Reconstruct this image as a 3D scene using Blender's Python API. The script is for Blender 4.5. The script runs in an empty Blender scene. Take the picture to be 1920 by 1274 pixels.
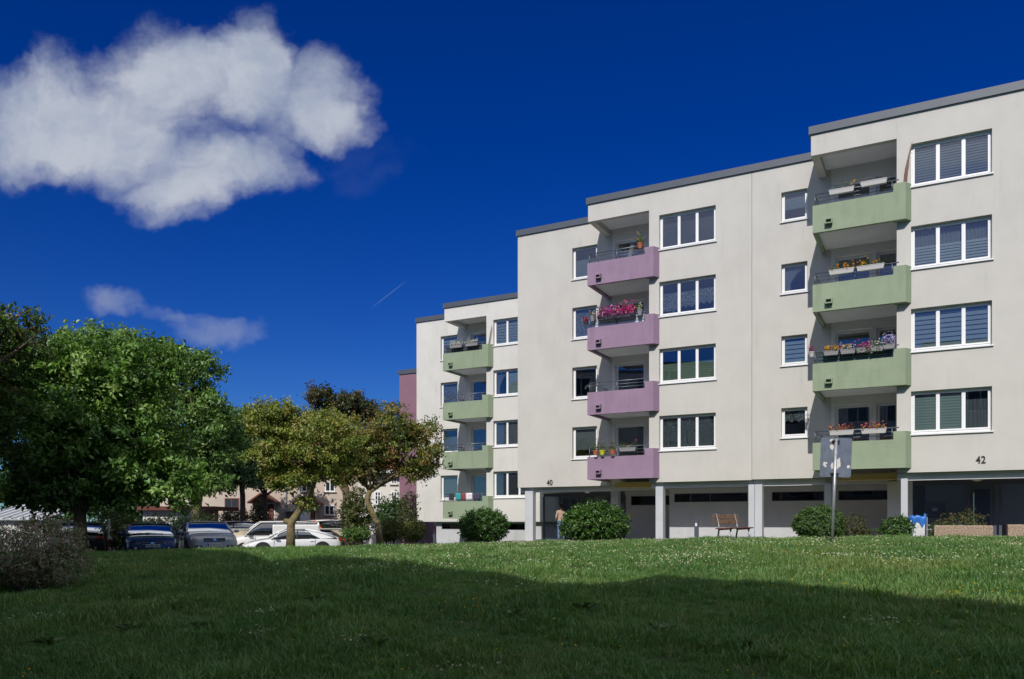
import bpy, math, random
import numpy as np
from mathutils import Vector, Matrix
R = math.radians
random.seed(7); rng = np.random.default_rng(11)
scn = bpy.context.scene
C = scn.collection

# ------------------------------------------------------------------ camera
F, Y0, EYE = 1500.0, 978.0, 0.92          # focal length and horizon in photo pixels, eye height above the building's path
cam = bpy.data.cameras.new('camera'); camo = bpy.data.objects.new('camera', cam); C.objects.link(camo)
camo.location = (0, 0, EYE); camo.rotation_euler = (R(90), 0, 0)
cam.sensor_width = 36; cam.lens = 36 * F / 1920; cam.shift_y = (Y0 - 637) / 1920
cam.clip_start = 0.1; cam.clip_end = 5000
scn.camera = camo
scn.render.resolution_x, scn.render.resolution_y = 1024, 679

# ------------------------------------------------------------------ light
LD = Vector((.689, 2.318, -1.98)).normalized()      # direction the sunlight travels
SUN_EL = math.asin(-LD.z); SUN_AZ = math.atan2(-LD.x, -LD.y)
sun = bpy.data.lights.new('sun', 'SUN'); sun.energy = 4.0; sun.angle = R(.5); sun.color = (1, .95, .87)
suno = bpy.data.objects.new('sun', sun); C.objects.link(suno)
suno.rotation_euler = LD.to_track_quat('-Z', 'Y').to_euler(); suno.location = (0, -20, 30)
scn.view_settings.view_transform = 'Standard'; scn.view_settings.look = 'None'
scn.view_settings.exposure = -0.1; scn.view_settings.gamma = 1; scn.view_settings.use_curve_mapping = False

# ------------------------------------------------------------------ node helpers
class NT:
    def __init__(s, tree): s.t = tree; s.n = tree.nodes; s.l = tree.links
    def new(s, typ, **kw):
        n = s.n.new(typ)
        for k, v in kw.items(): setattr(n, k, v)
        return n
    def put(s, sock, v):
        if isinstance(v, bpy.types.NodeSocket): s.l.new(v, sock)
        elif v is not None: sock.default_value = v
    def math(s, op, a, b=None, c=None, clamp=False):
        n = s.new('ShaderNodeMath', operation=op); n.use_clamp = clamp
        for i, v in enumerate((a, b, c)):
            if v is not None: s.put(n.inputs[i], v)
        return n.outputs[0]
    def vm(s, op, a, b=None):
        n = s.new('ShaderNodeVectorMath', operation=op); s.put(n.inputs[0], a)
        if b is not None: s.put(n.inputs[1], b)
        return n.outputs['Value'] if op in ('LENGTH', 'DOT_PRODUCT') else n.outputs['Vector']
    def noise(s, vec, scale, detail=4, rough=.55, dist=0, dim='3D'):
        n = s.new('ShaderNodeTexNoise', noise_dimensions=dim)
        if vec is not None: s.put(n.inputs['Vector'], vec)
        n.inputs['Scale'].default_value = scale; n.inputs['Detail'].default_value = detail
        n.inputs['Roughness'].default_value = rough; n.inputs['Distortion'].default_value = dist
        return n
    def mix(s, f, a, b, blend='MIX'):
        n = s.new('ShaderNodeMix', data_type='RGBA', blend_type=blend)
        s.put(n.inputs[0], f); s.put(n.inputs[6], a); s.put(n.inputs[7], b); return n.outputs[2]
    def step(s, v, a, b, lo=0., hi=1.):
        n = s.new('ShaderNodeMapRange', interpolation_type='SMOOTHSTEP')
        s.put(n.inputs[0], v); n.inputs[1].default_value = a; n.inputs[2].default_value = b
        n.inputs[3].default_value = lo; n.inputs[4].default_value = hi; return n.outputs[0]

def col4(c): return (c[0], c[1], c[2], 1)
def s2l(r, g, b):
    f = lambda v: (v/255/12.92) if v/255 <= .04045 else ((v/255+.055)/1.055)**2.4
    return (f(r), f(g), f(b))

# ------------------------------------------------------------------ world: deep blue summer sky with cumulus
def px_dir(x, y): return ((x-960)/F, (Y0-y)/F)
def make_world():
    w = bpy.data.worlds.new('World'); scn.world = w; w.use_nodes = True
    k = NT(w.node_tree); k.n.clear()
    out = k.new('ShaderNodeOutputWorld'); bg = k.new('ShaderNodeBackground'); k.l.new(bg.outputs[0], out.inputs[0])
    bg.inputs[1].default_value = .1
    sky = k.new('ShaderNodeTexSky', sky_type='NISHITA'); sky.sun_disc = False
    sky.sun_elevation = SUN_EL; sky.sun_rotation = SUN_AZ; sky.altitude = 400; sky.air_density = 1.0; sky.dust_density = 0; sky.ozone_density = 4.0
    hs = k.new('ShaderNodeHueSaturation'); hs.inputs['Saturation'].default_value = 1.4; hs.inputs['Value'].default_value = 1.0; hs.inputs['Hue'].default_value = .519
    k.l.new(sky.outputs[0], hs.inputs['Color'])
    skyc = k.mix(1.0, hs.outputs[0], (.3, .50, .745, 1), 'MULTIPLY')
    tc = k.new('ShaderNodeTexCoord'); d = tc.outputs['Generated']
    sx = k.new('ShaderNodeSeparateXYZ'); k.l.new(d, sx.inputs[0]); x, y, z = sx.outputs
    ys = k.math('MAXIMUM', y, .05)
    cb = k.new('ShaderNodeCombineXYZ'); k.l.new(k.math('DIVIDE', x, ys), cb.inputs[0]); k.l.new(k.math('DIVIDE', z, ys), cb.inputs[1])
    p = cb.outputs[0]
    wn = k.noise(p, 5.0, 5, .6); wv = k.vm('MULTIPLY', k.vm('SUBTRACT', wn.outputs['Color'], (.5, .5, .5)), (.16, .13, 0))
    pw = k.vm('ADD', p, wv)
    wn2 = k.noise(p, 22.0, 4, .6); pw = k.vm('ADD', pw, k.vm('MULTIPLY', k.vm('SUBTRACT', wn2.outputs['Color'], (.5, .5, .5)), (.022, .018, 0)))
    def blobs(lst):
        acc = None
        for (bx, by, rx, ry, a) in lst:
            c = px_dir(bx, by)
            q = k.vm('MULTIPLY', k.vm('SUBTRACT', pw, (c[0], c[1], 0)), (F/rx, F/ry, 0))
            m = k.math('MULTIPLY', k.math('SUBTRACT', 1.0, k.vm('DOT_PRODUCT', q, q), clamp=True), a)
            acc = m if acc is None else k.math('ADD', acc, m)
        return acc
    big = blobs([(20, 235, 170, 110, .8), (190, 190, 190, 120, .9), (300, 90, 130, 100, .75), (400, 130, 170, 130, .8), (480, 70, 95, 90, .7), (560, 170, 170, 110, .8),
                 (655, 230, 90, 55, .6), (310, 300, 230, 85, .8), (480, 305, 140, 62, .6), (330, 375, 95, 60, .7), (170, 250, 160, 90, .4)])
    small = blobs([(210, 580, 80, 34, .9), (300, 605, 70, 22, .55), (400, 628, 110, 34, .75)])
    wisps = blobs([(700, 290, 110, 60, .35), (690, 340, 80, 30, .3), (480, 420, 150, 40, .2)])
    ns = k.noise(pw, 7.0, 7, .6); nf = k.noise(k.vm('MULTIPLY', p, (1, 1.3, 1)), 26.0, 5, .62)
    ero = k.math('ADD', k.math('MULTIPLY', k.math('SUBTRACT', ns.outputs[0], .5), 1.5), k.math('MULTIPLY', k.math('SUBTRACT', nf.outputs[0], .5), .38))
    dens = k.math('ADD', big, ero)
    a1 = k.math('MULTIPLY', k.step(dens, .0, 1.15), k.step(big, .0, .3))
    a2 = k.math('MULTIPLY', k.step(k.math('ADD', small, k.math('MULTIPLY', ero, .7)), .2, 1.2, 0, .5), k.step(small, 0, .35))
    a3 = k.math('MULTIPLY', k.step(k.math('ADD', wisps, ero), .1, .9, 0, .05), k.step(wisps, 0, .2))
    front = k.step(y, .08, .3)
    af = k.math('MULTIPLY', k.math('MAXIMUM', k.math('MAXIMUM', a1, a2), a3), front)
    # contrail
    c0, c1 = px_dir(690, 583), px_dir(768, 522)
    ang = math.atan2(c1[1]-c0[1], c1[0]-c0[0]); cx, cy = (c0[0]+c1[0])/2, (c0[1]+c1[1])/2
    rel = k.vm('SUBTRACT', p, (cx, cy, 0))
    al = k.math('ABSOLUTE', k.vm('DOT_PRODUCT', rel, (math.cos(ang), math.sin(ang), 0)))
    ac = k.math('ABSOLUTE', k.vm('DOT_PRODUCT', rel, (-math.sin(ang), math.cos(ang), 0)))
    tr = k.math('MULTIPLY', k.math('MULTIPLY', k.step(ac, .0, .0012, 1, 0), k.step(al, .01, .033, .15, 0)), front)
    # scattered clouds over the unseen sky, spread and brightened to add fill light
    zs = k.math('ADD', k.math('MAXIMUM', z, 0), .12)
    cb2 = k.new('ShaderNodeCombineXYZ'); k.l.new(k.math('DIVIDE', x, zs), cb2.inputs[0]); k.l.new(k.math('DIVIDE', y, zs), cb2.inputs[1])
    gn = k.noise(cb2.outputs[0], .9, 6, .58, .4)
    ag = k.math('MULTIPLY', k.math('MULTIPLY', k.step(gn.outputs[0], .32, .49), k.step(z, .18, .48)), k.math('SUBTRACT', 1.0, front))
    alpha = k.math('MAXIMUM', k.math('MAXIMUM', af, ag), tr)
    sh = k.noise(k.vm('ADD', pw, (.02, -.05, 3)), 9.0, 8, .62)
    shade = k.step(k.math('ADD', sh.outputs[0], k.math('MULTIPLY', dens, .06)), .38, .74)
    cc = k.mix(shade, (3.7, 4.3, 5.6, 1), (5.4, 5.75, 6.6, 1)); cc = k.mix(k.math('SUBTRACT', 1.0, front), cc, (7.3, 7.7, 8.6, 1))
    k.l.new(k.mix(alpha, skyc, cc), bg.inputs[0])
make_world()
scn.world.cycles.sampling_method = 'MANUAL'; scn.world.cycles.sample_map_resolution = 512
scn.cycles.max_bounces = 7; scn.cycles.diffuse_bounces = 3; scn.cycles.glossy_bounces = 3; scn.cycles.transparent_max_bounces = 12; scn.cycles.caustics_reflective = False; scn.cycles.caustics_refractive = False

# ------------------------------------------------------------------ materials
MATS = {}
def pmat(name, color, rough=.7, metal=0., var=0., vscale=3., bump=0., bscale=40., spec=.5, dirt=None, coat=0., objrand=0.):
    if name in MATS: return MATS[name]
    m = bpy.data.materials.new(name); m.use_nodes = True; k = NT(m.node_tree); b = m.node_tree.nodes['Principled BSDF']
    b.inputs['Roughness'].default_value = rough; b.inputs['Metallic'].default_value = metal; b.inputs['Specular IOR Level'].default_value = spec
    b.inputs['Coat Weight'].default_value = coat; b.inputs['Coat Roughness'].default_value = .05
    c = col4(color)
    tc = k.new('ShaderNodeTexCoord')
    if var:
        n = k.noise(tc.outputs['Object'], vscale, 6, .6)
        lo = tuple(v*(1-var) for v in color)+(1,); hi = tuple(min(v*(1+var), 1) for v in color)+(1,)
        c = k.mix(k.step(n.outputs[0], .3, .7), lo, hi)
    if dirt:
        n2 = k.noise(k.vm('MULTIPLY', tc.outputs['Object'], dirt[2]), dirt[1], 6, .65)
        c = k.mix(k.step(n2.outputs[0], .5, .75, 0, dirt[3]), c, col4(dirt[0]))
    if objrand:
        oi = k.new('ShaderNodeObjectInfo')
        c = k.mix(k.math('MULTIPLY', oi.outputs['Random'], objrand), c, (.02, .02, .02, 1))
    k.put(b.inputs['Base Color'], c)
    if bump:
        nb = k.noise(tc.outputs['Object'], bscale, 3, .6); bp = k.new('ShaderNodeBump'); bp.inputs['Strength'].default_value = bump; bp.inputs['Distance'].default_value = .02
        k.l.new(nb.outputs[0], bp.inputs['Height']); k.l.new(bp.outputs[0], b.inputs['Normal'])
    MATS[name] = m; return m

def boardmat(name, color):                        # board-marked painted concrete
    m = pmat(name, color, .75, var=.06, vscale=1.2, dirt=((color[0]*.55, color[1]*.55, color[2]*.5), 2.2, (1.2, 1.2, .25), .35))
    k = NT(m.node_tree); b = m.node_tree.nodes['Principled BSDF']
    tc = k.new('ShaderNodeTexCoord')
    n = k.noise(k.vm('MULTIPLY', tc.outputs['Object'], (.6, .6, 9)), 4, 4, .6)
    wv = k.new('ShaderNodeTexWave', wave_type='BANDS', bands_direction='Z'); wv.inputs['Scale'].default_value = 2.6; wv.inputs['Distortion'].default_value = .6; k.l.new(tc.outputs['Object'], wv.inputs['Vector'])
    bp = k.new('ShaderNodeBump'); bp.inputs['Strength'].default_value = .3; bp.inputs['Distance'].default_value = .008
    k.l.new(k.math('ADD', n.outputs[0], k.math('MULTIPLY', k.math('POWER', wv.outputs[0], 14.), .35)), bp.inputs['Height']); k.l.new(bp.outputs[0], b.inputs['Normal'])
    return m

def leafmat(name, gloss=.45, trans=.35):
    m = bpy.data.materials.new(name); m.use_nodes = True; k = NT(m.node_tree); b = m.node_tree.nodes['Principled BSDF']
    at = k.new('ShaderNodeAttribute', attribute_name='Col')
    k.l.new(at.outputs['Color'], b.inputs['Base Color']); b.inputs['Roughness'].default_value = gloss; b.inputs['Specular IOR Level'].default_value = .4
    tr = k.new('ShaderNodeBsdfTranslucent'); k.l.new(k.mix(1, at.outputs['Color'], (1.5, 1.5, .7, 1), 'MULTIPLY'), tr.inputs[0])
    mx = k.new('ShaderNodeMixShader'); mx.inputs[0].default_value = trans
    k.l.new(b.outputs[0], mx.inputs[1]); k.l.new(tr.outputs[0], mx.inputs[2])
    k.l.new(mx.outputs[0], m.node_tree.nodes['Material Output'].inputs[0]); MATS[name] = m; return m

def glassmat(name, refl=.1, tint=(.85, .9, .92), ior=1.5):
    m = bpy.data.materials.new(name); m.use_nodes = True; k = NT(m.node_tree); k.n.remove(m.node_tree.nodes['Principled BSDF'])
    g = k.new('ShaderNodeBsdfGlossy'); g.inputs['Roughness'].default_value = .015; t = k.new('ShaderNodeBsdfTransparent'); t.inputs[0].default_value = col4(tint)
    tc = k.new('ShaderNodeTexCoord'); nb = k.noise(tc.outputs['Object'], 1.7, 1, .4); bp = k.new('ShaderNodeBump'); bp.inputs['Strength'].default_value = .03; bp.inputs['Distance'].default_value = .02
    k.l.new(nb.outputs[0], bp.inputs['Height']); k.l.new(bp.outputs[0], g.inputs['Normal'])
    fr = k.new('ShaderNodeFresnel'); fr.inputs[0].default_value = ior
    mx = k.new('ShaderNodeMixShader'); k.l.new(k.math('ADD', fr.outputs[0], refl, clamp=True), mx.inputs[0])
    k.l.new(t.outputs[0], mx.inputs[1]); k.l.new(g.outputs[0], mx.inputs[2]); k.l.new(mx.outputs[0], m.node_tree.nodes['Material Output'].inputs[0])
    MATS[name] = m; return m

def clothmat(name, color, opac=.7, lace=0., scale=14., trans=.4):
    m = bpy.data.materials.new(name); m.use_nodes = True; k = NT(m.node_tree); k.n.remove(m.node_tree.nodes['Principled BSDF'])
    d = k.new('ShaderNodeBsdfDiffuse'); d.inputs[0].default_value = col4(color); tr = k.new('ShaderNodeBsdfTranslucent'); tr.inputs[0].default_value = col4(color)
    a = k.new('ShaderNodeMixShader'); a.inputs[0].default_value = trans; k.l.new(d.outputs[0], a.inputs[1]); k.l.new(tr.outputs[0], a.inputs[2])
    t = k.new('ShaderNodeBsdfTransparent'); mx = k.new('ShaderNodeMixShader')
    if lace:
        tc = k.new('ShaderNodeTexCoord'); vo = k.noise(tc.outputs['Object'], scale, 3, .7)
        k.l.new(k.step(vo.outputs[0], .42, .6, opac-lace, min(opac+lace*.6, 1)), mx.inputs[0])
    else: mx.inputs[0].default_value = opac
    k.l.new(t.outputs[0], mx.inputs[1]); k.l.new(a.outputs[0], mx.inputs[2]); k.l.new(mx.outputs[0], m.node_tree.nodes['Material Output'].inputs[0])
    MATS[name] = m; return m

def stuccomat(name='stucco', color=(.545, .53, .505)):
    m = pmat(name, color, .9, var=.035, vscale=.9, bump=.35, bscale=55., dirt=((.36, .35, .325), .7, (1, 1, .35), .22))
    k = NT(m.node_tree); b = m.node_tree.nodes['Principled BSDF']; lk = b.inputs['Base Color'].links[0].from_socket
    tc = k.new('ShaderNodeTexCoord'); n = k.noise(k.vm('MULTIPLY', tc.outputs['Object'], (1, 1, .05)), 5.5, 5, .6); n2 = k.noise(tc.outputs['Object'], .5, 3, .5)
    k.l.new(k.mix(k.math('MULTIPLY', k.step(n.outputs[0], .52, .78), k.step(n2.outputs[0], .45, .7, 0, .4)), lk, (.30, .29, .265, 1)), b.inputs['Base Color'])
    return m
stucco = stuccomat(); stucco_pale = stuccomat('stucco_pale', (.63, .62, .595))  # second stucco is a lighter tone for the left block
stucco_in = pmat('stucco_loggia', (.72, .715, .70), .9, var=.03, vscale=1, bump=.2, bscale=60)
trim = pmat('grey_metal_trim', (.075, .088, .115), .5, .1, var=.06, vscale=.7)
green = boardmat('green_concrete', (.257, .317, .218))
purple = boardmat('purple_concrete', (.28, .19, .285))
purplewall = pmat('purple_plaster', (.235, .125, .175), .85, var=.06, vscale=1, bump=.3, bscale=50)
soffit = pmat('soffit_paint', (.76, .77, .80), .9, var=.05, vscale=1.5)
ochre = pmat('ochre_paint', (.52, .40, .15), .85, var=.08, vscale=2)
plinth = pmat('plinth_paint', (.52, .53, .56), .85, var=.06, vscale=.8, bump=.25, bscale=50, dirt=((.33, .33, .31), 1.1, (1, 1, .5), .4))
pillar_m = pmat('pillar_paint', (.50, .52, .56), .8, var=.06, vscale=1.5, bump=.2, bscale=60)
pvc = pmat('white_pvc', (.82, .83, .85), .35, var=.03, vscale=2)
sillm = pmat('white_sill', (.74, .75, .77), .4)
darkframe = pmat('anthracite_frame', (.075, .085, .12), .45)
steel = pmat('rail_steel', (.16, .18, .22), .4, .6)
glass = glassmat('window_glass', .10)
glassd = glassmat('door_glass', .08, (.75, .78, .82))
glasss = glassmat('strip_glass', .02, (.12, .12, .14))
carglass = glassmat('car_glass', .22, (.18, .22, .26), 1.6)
room = pmat('room_wall', (.42, .40, .37), .9)
floorm = pmat('floor_concrete', (.3, .29, .28), .9)
net = clothmat('net_curtain', (.80, .81, .80), .55)
lace = clothmat('lace_curtain', (.82, .83, .82), .6, .35, 16)
lacef = clothmat('floral_lace', (.66, .72, .70), .5, .45, 22)
drape = clothmat('grey_drape', (.42, .43, .44), .85)
white_shade = clothmat('pale_shade', (.58, .70, .64), .97, trans=.25)
green_shade = clothmat('green_shade', (.40, .50, .33), .97, trans=.25)
dark_shade = clothmat('dark_shade', (.11, .105, .10), .97, trans=.1)
zebra_m = clothmat('zebra_fabric', (.66, .71, .70), .97, trans=.25)
blue_shade = clothmat('bluegrey_shade', (.30, .34, .40), .97, trans=.15)
bark = pmat('bark', (.13, .095, .065), .95, var=.35, vscale=6, bump=1., bscale=18)
barkm = pmat('lichen_bark', (.17, .135, .075), .95, var=.4, vscale=5, bump=1., bscale=16, dirt=((.22, .19, .05), 4, (1, 1, .5), .7))
leaf_m = leafmat('leaf', .36, .3); leaf_gl = leafmat('glossy_leaf', .22, .18); petal_m = leafmat('petal', .6, .35)

# ------------------------------------------------------------------ mesh helpers
class MB:
    def __init__(s): s.v = []; s.f = []; s.m = []
    def quad(s, *p, mi=0):
        i = len(s.v); s.v += [tuple(q) for q in p]; s.f.append(tuple(range(i, i+len(p)))); s.m.append(mi); return s
    def box(s, x0, x1, y0, y1, z0, z1, mi=0):
        i = len(s.v); s.v += [(x0, y0, z0), (x1, y0, z0), (x1, y1, z0), (x0, y1, z0), (x0, y0, z1), (x1, y0, z1), (x1, y1, z1), (x0, y1, z1)]
        for q in ((0, 3, 2, 1), (4, 5, 6, 7), (0, 1, 5, 4), (1, 2, 6, 5), (2, 3, 7, 6), (3, 0, 4, 7)): s.f.append(tuple(i+a for a in q)); s.m.append(mi)
        return s
    def prism(s, pts, z0, z1, mi=0):                       # outline counter-clockwise in plan
        i = len(s.v); n = len(pts)
        s.v += [(a, b, z0) for a, b in pts] + [(a, b, z1) for a, b in pts]
        s.f.append(tuple(i+k for k in reversed(range(n)))); s.f.append(tuple(i+n+k for k in range(n))); s.m += [mi, mi]
        for k in range(n): s.f.append((i+k, i+(k+1) % n, i+n+(k+1) % n, i+n+k)); s.m.append(mi)
        return s
    def tube(s, pts, rad, n=8, caps=True, mi=0):
        pts = [Vector(p) for p in pts]; rad = rad if isinstance(rad, (list, tuple)) else [rad]*len(pts); rings = []
        up = Vector((0, 0, 1)); prev = None
        for k, p in enumerate(pts):
            t = (pts[min(k+1, len(pts)-1)] - pts[max(k-1, 0)]).normalized()
            a = prev - t*prev.dot(t) if prev is not None else (up if abs(t.z) < .9 else Vector((1, 0, 0))).cross(t)
            a.normalize(); prev = a; b = t.cross(a); i = len(s.v)
            for j in range(n):
                w = 2*math.pi*j/n; s.v.append(tuple(p + (a*math.cos(w)+b*math.sin(w))*rad[k]))
            rings.append(i)
        for q, r in zip(rings, rings[1:]):
            for j in range(n): s.f.append((q+j, q+(j+1) % n, r+(j+1) % n, r+j)); s.m.append(mi)
        if caps:
            s.f.append(tuple(rings[0]+j for j in reversed(range(n)))); s.f.append(tuple(rings[-1]+j for j in range(n))); s.m += [mi, mi]
        return s
    def lathe(s, prof, n=24, axis='z', c=(0, 0, 0), mi=0):  # prof: (radius, height)
        i = len(s.v)
        for r, h in prof:
            for j in range(n):
                w = 2*math.pi*j/n; a, b = r*math.cos(w), r*math.sin(w)
                q = (a, b, h) if axis == 'z' else (a, h, b)
                s.v.append((q[0]+c[0], q[1]+c[1], q[2]+c[2]))
        for k in range(len(prof)-1):
            for j in range(n):
                f = (i+k*n+j, i+k*n+(j+1) % n, i+(k+1)*n+(j+1) % n, i+(k+1)*n+j)
                s.f.append(f if axis == 'z' else f[::-1]); s.m.append(mi)
        return s
    def loft(s, rings, closed=True, caps=True, mi=0):
        i = len(s.v); n = len(rings[0])
        for r in rings: s.v += [tuple(p) for p in r]
        for k in range(len(rings)-1):
            for j in range(n if closed else n-1):
                s.f.append((i+k*n+j, i+k*n+(j+1) % n, i+(k+1)*n+(j+1) % n, i+(k+1)*n+j)); s.m.append(mi)
        if caps:
            s.f.append(tuple(i+j for j in reversed(range(n)))); s.f.append(tuple(i+(len(rings)-1)*n+j for j in range(n))); s.m += [mi, mi]
        return s
    def build(s, name, mat, parent=None, off=(0, 0, 0), smooth=False, bevel=0., subsurf=0):
        me = bpy.data.meshes.new(name)
        v = [(p[0]-off[0], p[1]-off[1], p[2]-off[2]) for p in s.v]
        me.from_pydata(v, [], s.f); mats = mat if isinstance(mat, (list, tuple)) else [mat]
        for q in mats: me.materials.append(q)
        if len(mats) > 1: me.polygons.foreach_set('material_index', s.m)
        if smooth: me.polygons.foreach_set('use_smooth', [True]*len(me.polygons))
        me.update(); o = bpy.data.objects.new(name, me); C.objects.link(o)
        if parent: o.parent = parent
        if bevel:
            md = o.modifiers.new('bevel', 'BEVEL'); md.width = bevel; md.segments = 2; md.limit_method = 'ANGLE'
        if subsurf:
            md = o.modifiers.new('sub', 'SUBSURF'); md.levels = subsurf; md.render_levels = subsurf
        return o

def tag(o, label=None, cat=None, group=None, kind=None):
    if label: o['label'] = label
    if cat: o['category'] = cat
    if group: o['group'] = group
    if kind: o['kind'] = kind
    return o
def empty(name, loc, rz=0, label=None, cat=None, group=None):
    o = bpy.data.objects.new(name, None); C.objects.link(o); o.location = loc; o.rotation_euler = (0, 0, rz); o.empty_display_size = .2
    return tag(o, label, cat, group)

CA, SA = .8829, .4696                     # facade frame: u runs right along the facade, w away from the camera
TH = -math.atan2(SA, CA)
def uw(u, w): return (u*CA + w*SA, -u*SA + w*CA)
def ux(x, w):                             # u on plane w seen at photo column x
    k = (x-960)/F; Y = w/(SA*k+CA); return k*Y*CA - Y*SA
def at(x, y, Y): return Vector(((x-960)/F*Y, Y, EYE + (Y0-y)*Y/F))

# ------------------------------------------------------------------ ground, lawn, path, parking
PY = np.array([-20, 0, 5, 8, 11, 15, 19, 26, 30, 34, 46, 90.]); PZ = np.array([-1.75, -1.62, -1.5, -1.22, -.95, -.68, -.54, -.58, -.74, -.88, -1.15, -1.6])
def sst(x, a, b): t = np.clip((x-a)/(b-a), 0, 1); return t*t*(3-2*t)
def lawn_z(X, Y):
    X = np.asarray(X, float); Y = np.asarray(Y, float)
    z = EYE + np.interp(Y, PY, PZ) + .021*(np.clip(X, -17, 8)-8)+.008*(np.clip(X,8,20)-8)
    z = z + .03*np.sin(X*.9+Y*.5)*np.cos(Y*.7-X*.3) + .02*np.sin(X*2.1-Y*1.7)
    park = sst(Y, 28.6, 30.6)*sst(-X - .12*(Y-30), 6.0, 8.0)
    return z*(1-park) + park*(-1.25)
def park_z(Y): return EYE + np.interp(Y, [28, 31, 35, 45, 60], [-1.27, -1.52, -1.74, -1.86, -1.95])
grassground = pmat('lawn_soil', (.055, .085, .022), .95, var=.35, vscale=1.5, bump=.6, bscale=20)
asphalt = pmat('asphalt', (.075, .075, .08), .9, var=.2, vscale=2, bump=.3, bscale=80)
paving = pmat('path_paving', (.30, .275, .24), .9, var=.15, vscale=3, bump=.3, bscale=40)
def sheet(name, x0, x1, y0, y1, step, zf, mat, keep=None):
    nx, ny = int((x1-x0)/step)+1, int((y1-y0)/step)+1
    xs = np.linspace(x0, x1, nx); ys = np.linspace(y0, y1, ny); gx, gy = np.meshgrid(xs, ys); gz = zf(gx, gy)
    v = np.stack([gx, gy, gz], -1).reshape(-1, 3); f = []
    for j in range(ny-1):
        for i in range(nx-1):
            if keep and not keep((xs[i]+xs[i+1])/2, (ys[j]+ys[j+1])/2): continue
            a = j*nx+i; f.append((a, a+1, a+nx+1, a+nx))
    me = bpy.data.meshes.new(name); me.from_pydata(v.tolist(), [], f); me.materials.append(mat); me.polygons.foreach_set('use_smooth', [True]*len(f)); me.update()
    o = bpy.data.objects.new(name, me); C.objects.link(o); return tag(o, kind='structure')
def on_lawn(X, Y):
    u = X*CA - Y*SA; w = X*SA + Y*CA
    lim = 28.3 if u > -4.6 else 31.0 if u > -13.6 else 33.0 if u > -18.2 else 39.6
    return w < lim
MB().quad((-900, -300, -1.6), (900, -300, -1.6), (900, 1500, -1.6), (-900, 1500, -1.6)).build('ground', pmat('far_ground', (.07, .09, .035), .95, var=.3, vscale=.02))['kind'] = 'structure'
sheet('lawn', -34, 42, -16, 60, .4, lawn_z, grassground, on_lawn)
p = MB()
q = [uw(a, b) for a, b in ((-18.0, 32.8), (-13.5, 32.8), (-13.5, 30.8), (-4.5, 30.8), (-4.5, 28.1), (14, 28.1), (14, 46), (-18.0, 46))]
p.prism(q, -.25, 0.0); tag(p.build('path', paving), kind='structure')
pk = sheet('parking_lot', -60, -6.4, 29, 90, 2, lambda X, Y: park_z(np.minimum(Y, 60)), asphalt)

# ------------------------------------------------------------------ apartment buildings
TOP, ST = 13.5, 2.75
def wall_holes(mb, w, u0, u1, z0, z1, holes, depth=.25):
    us = sorted({u0, u1} | {h[0] for h in holes} | {h[1] for h in holes}); zs = sorted({z0, z1} | {h[2] for h in holes} | {h[3] for h in holes})
    us = [a for a in us if u0 <= a <= u1]; zs = [a for a in zs if z0 <= a <= z1]
    for a, b in zip(us, us[1:]):
        for c, d in zip(zs, zs[1:]):
            m = ((a+b)/2, (c+d)/2)
            if any(h[0] < m[0] < h[1] and h[2] < m[1] < h[3] for h in holes): continue
            mb.quad((a, w, c), (b, w, c), (b, w, d), (a, w, d))
    for a, b, c, d in holes:
        e = w+depth
        mb.quad((a, w, c), (a, w, d), (a, e, d), (a, e, c)); mb.quad((b, w, d), (b, w, c), (b, e, c), (b, e, d))
        mb.quad((a, w, d), (b, w, d), (b, e, d), (a, e, d)); mb.quad((b, w, c), (a, w, c), (a, e, c), (b, e, c))
    return mb

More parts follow.
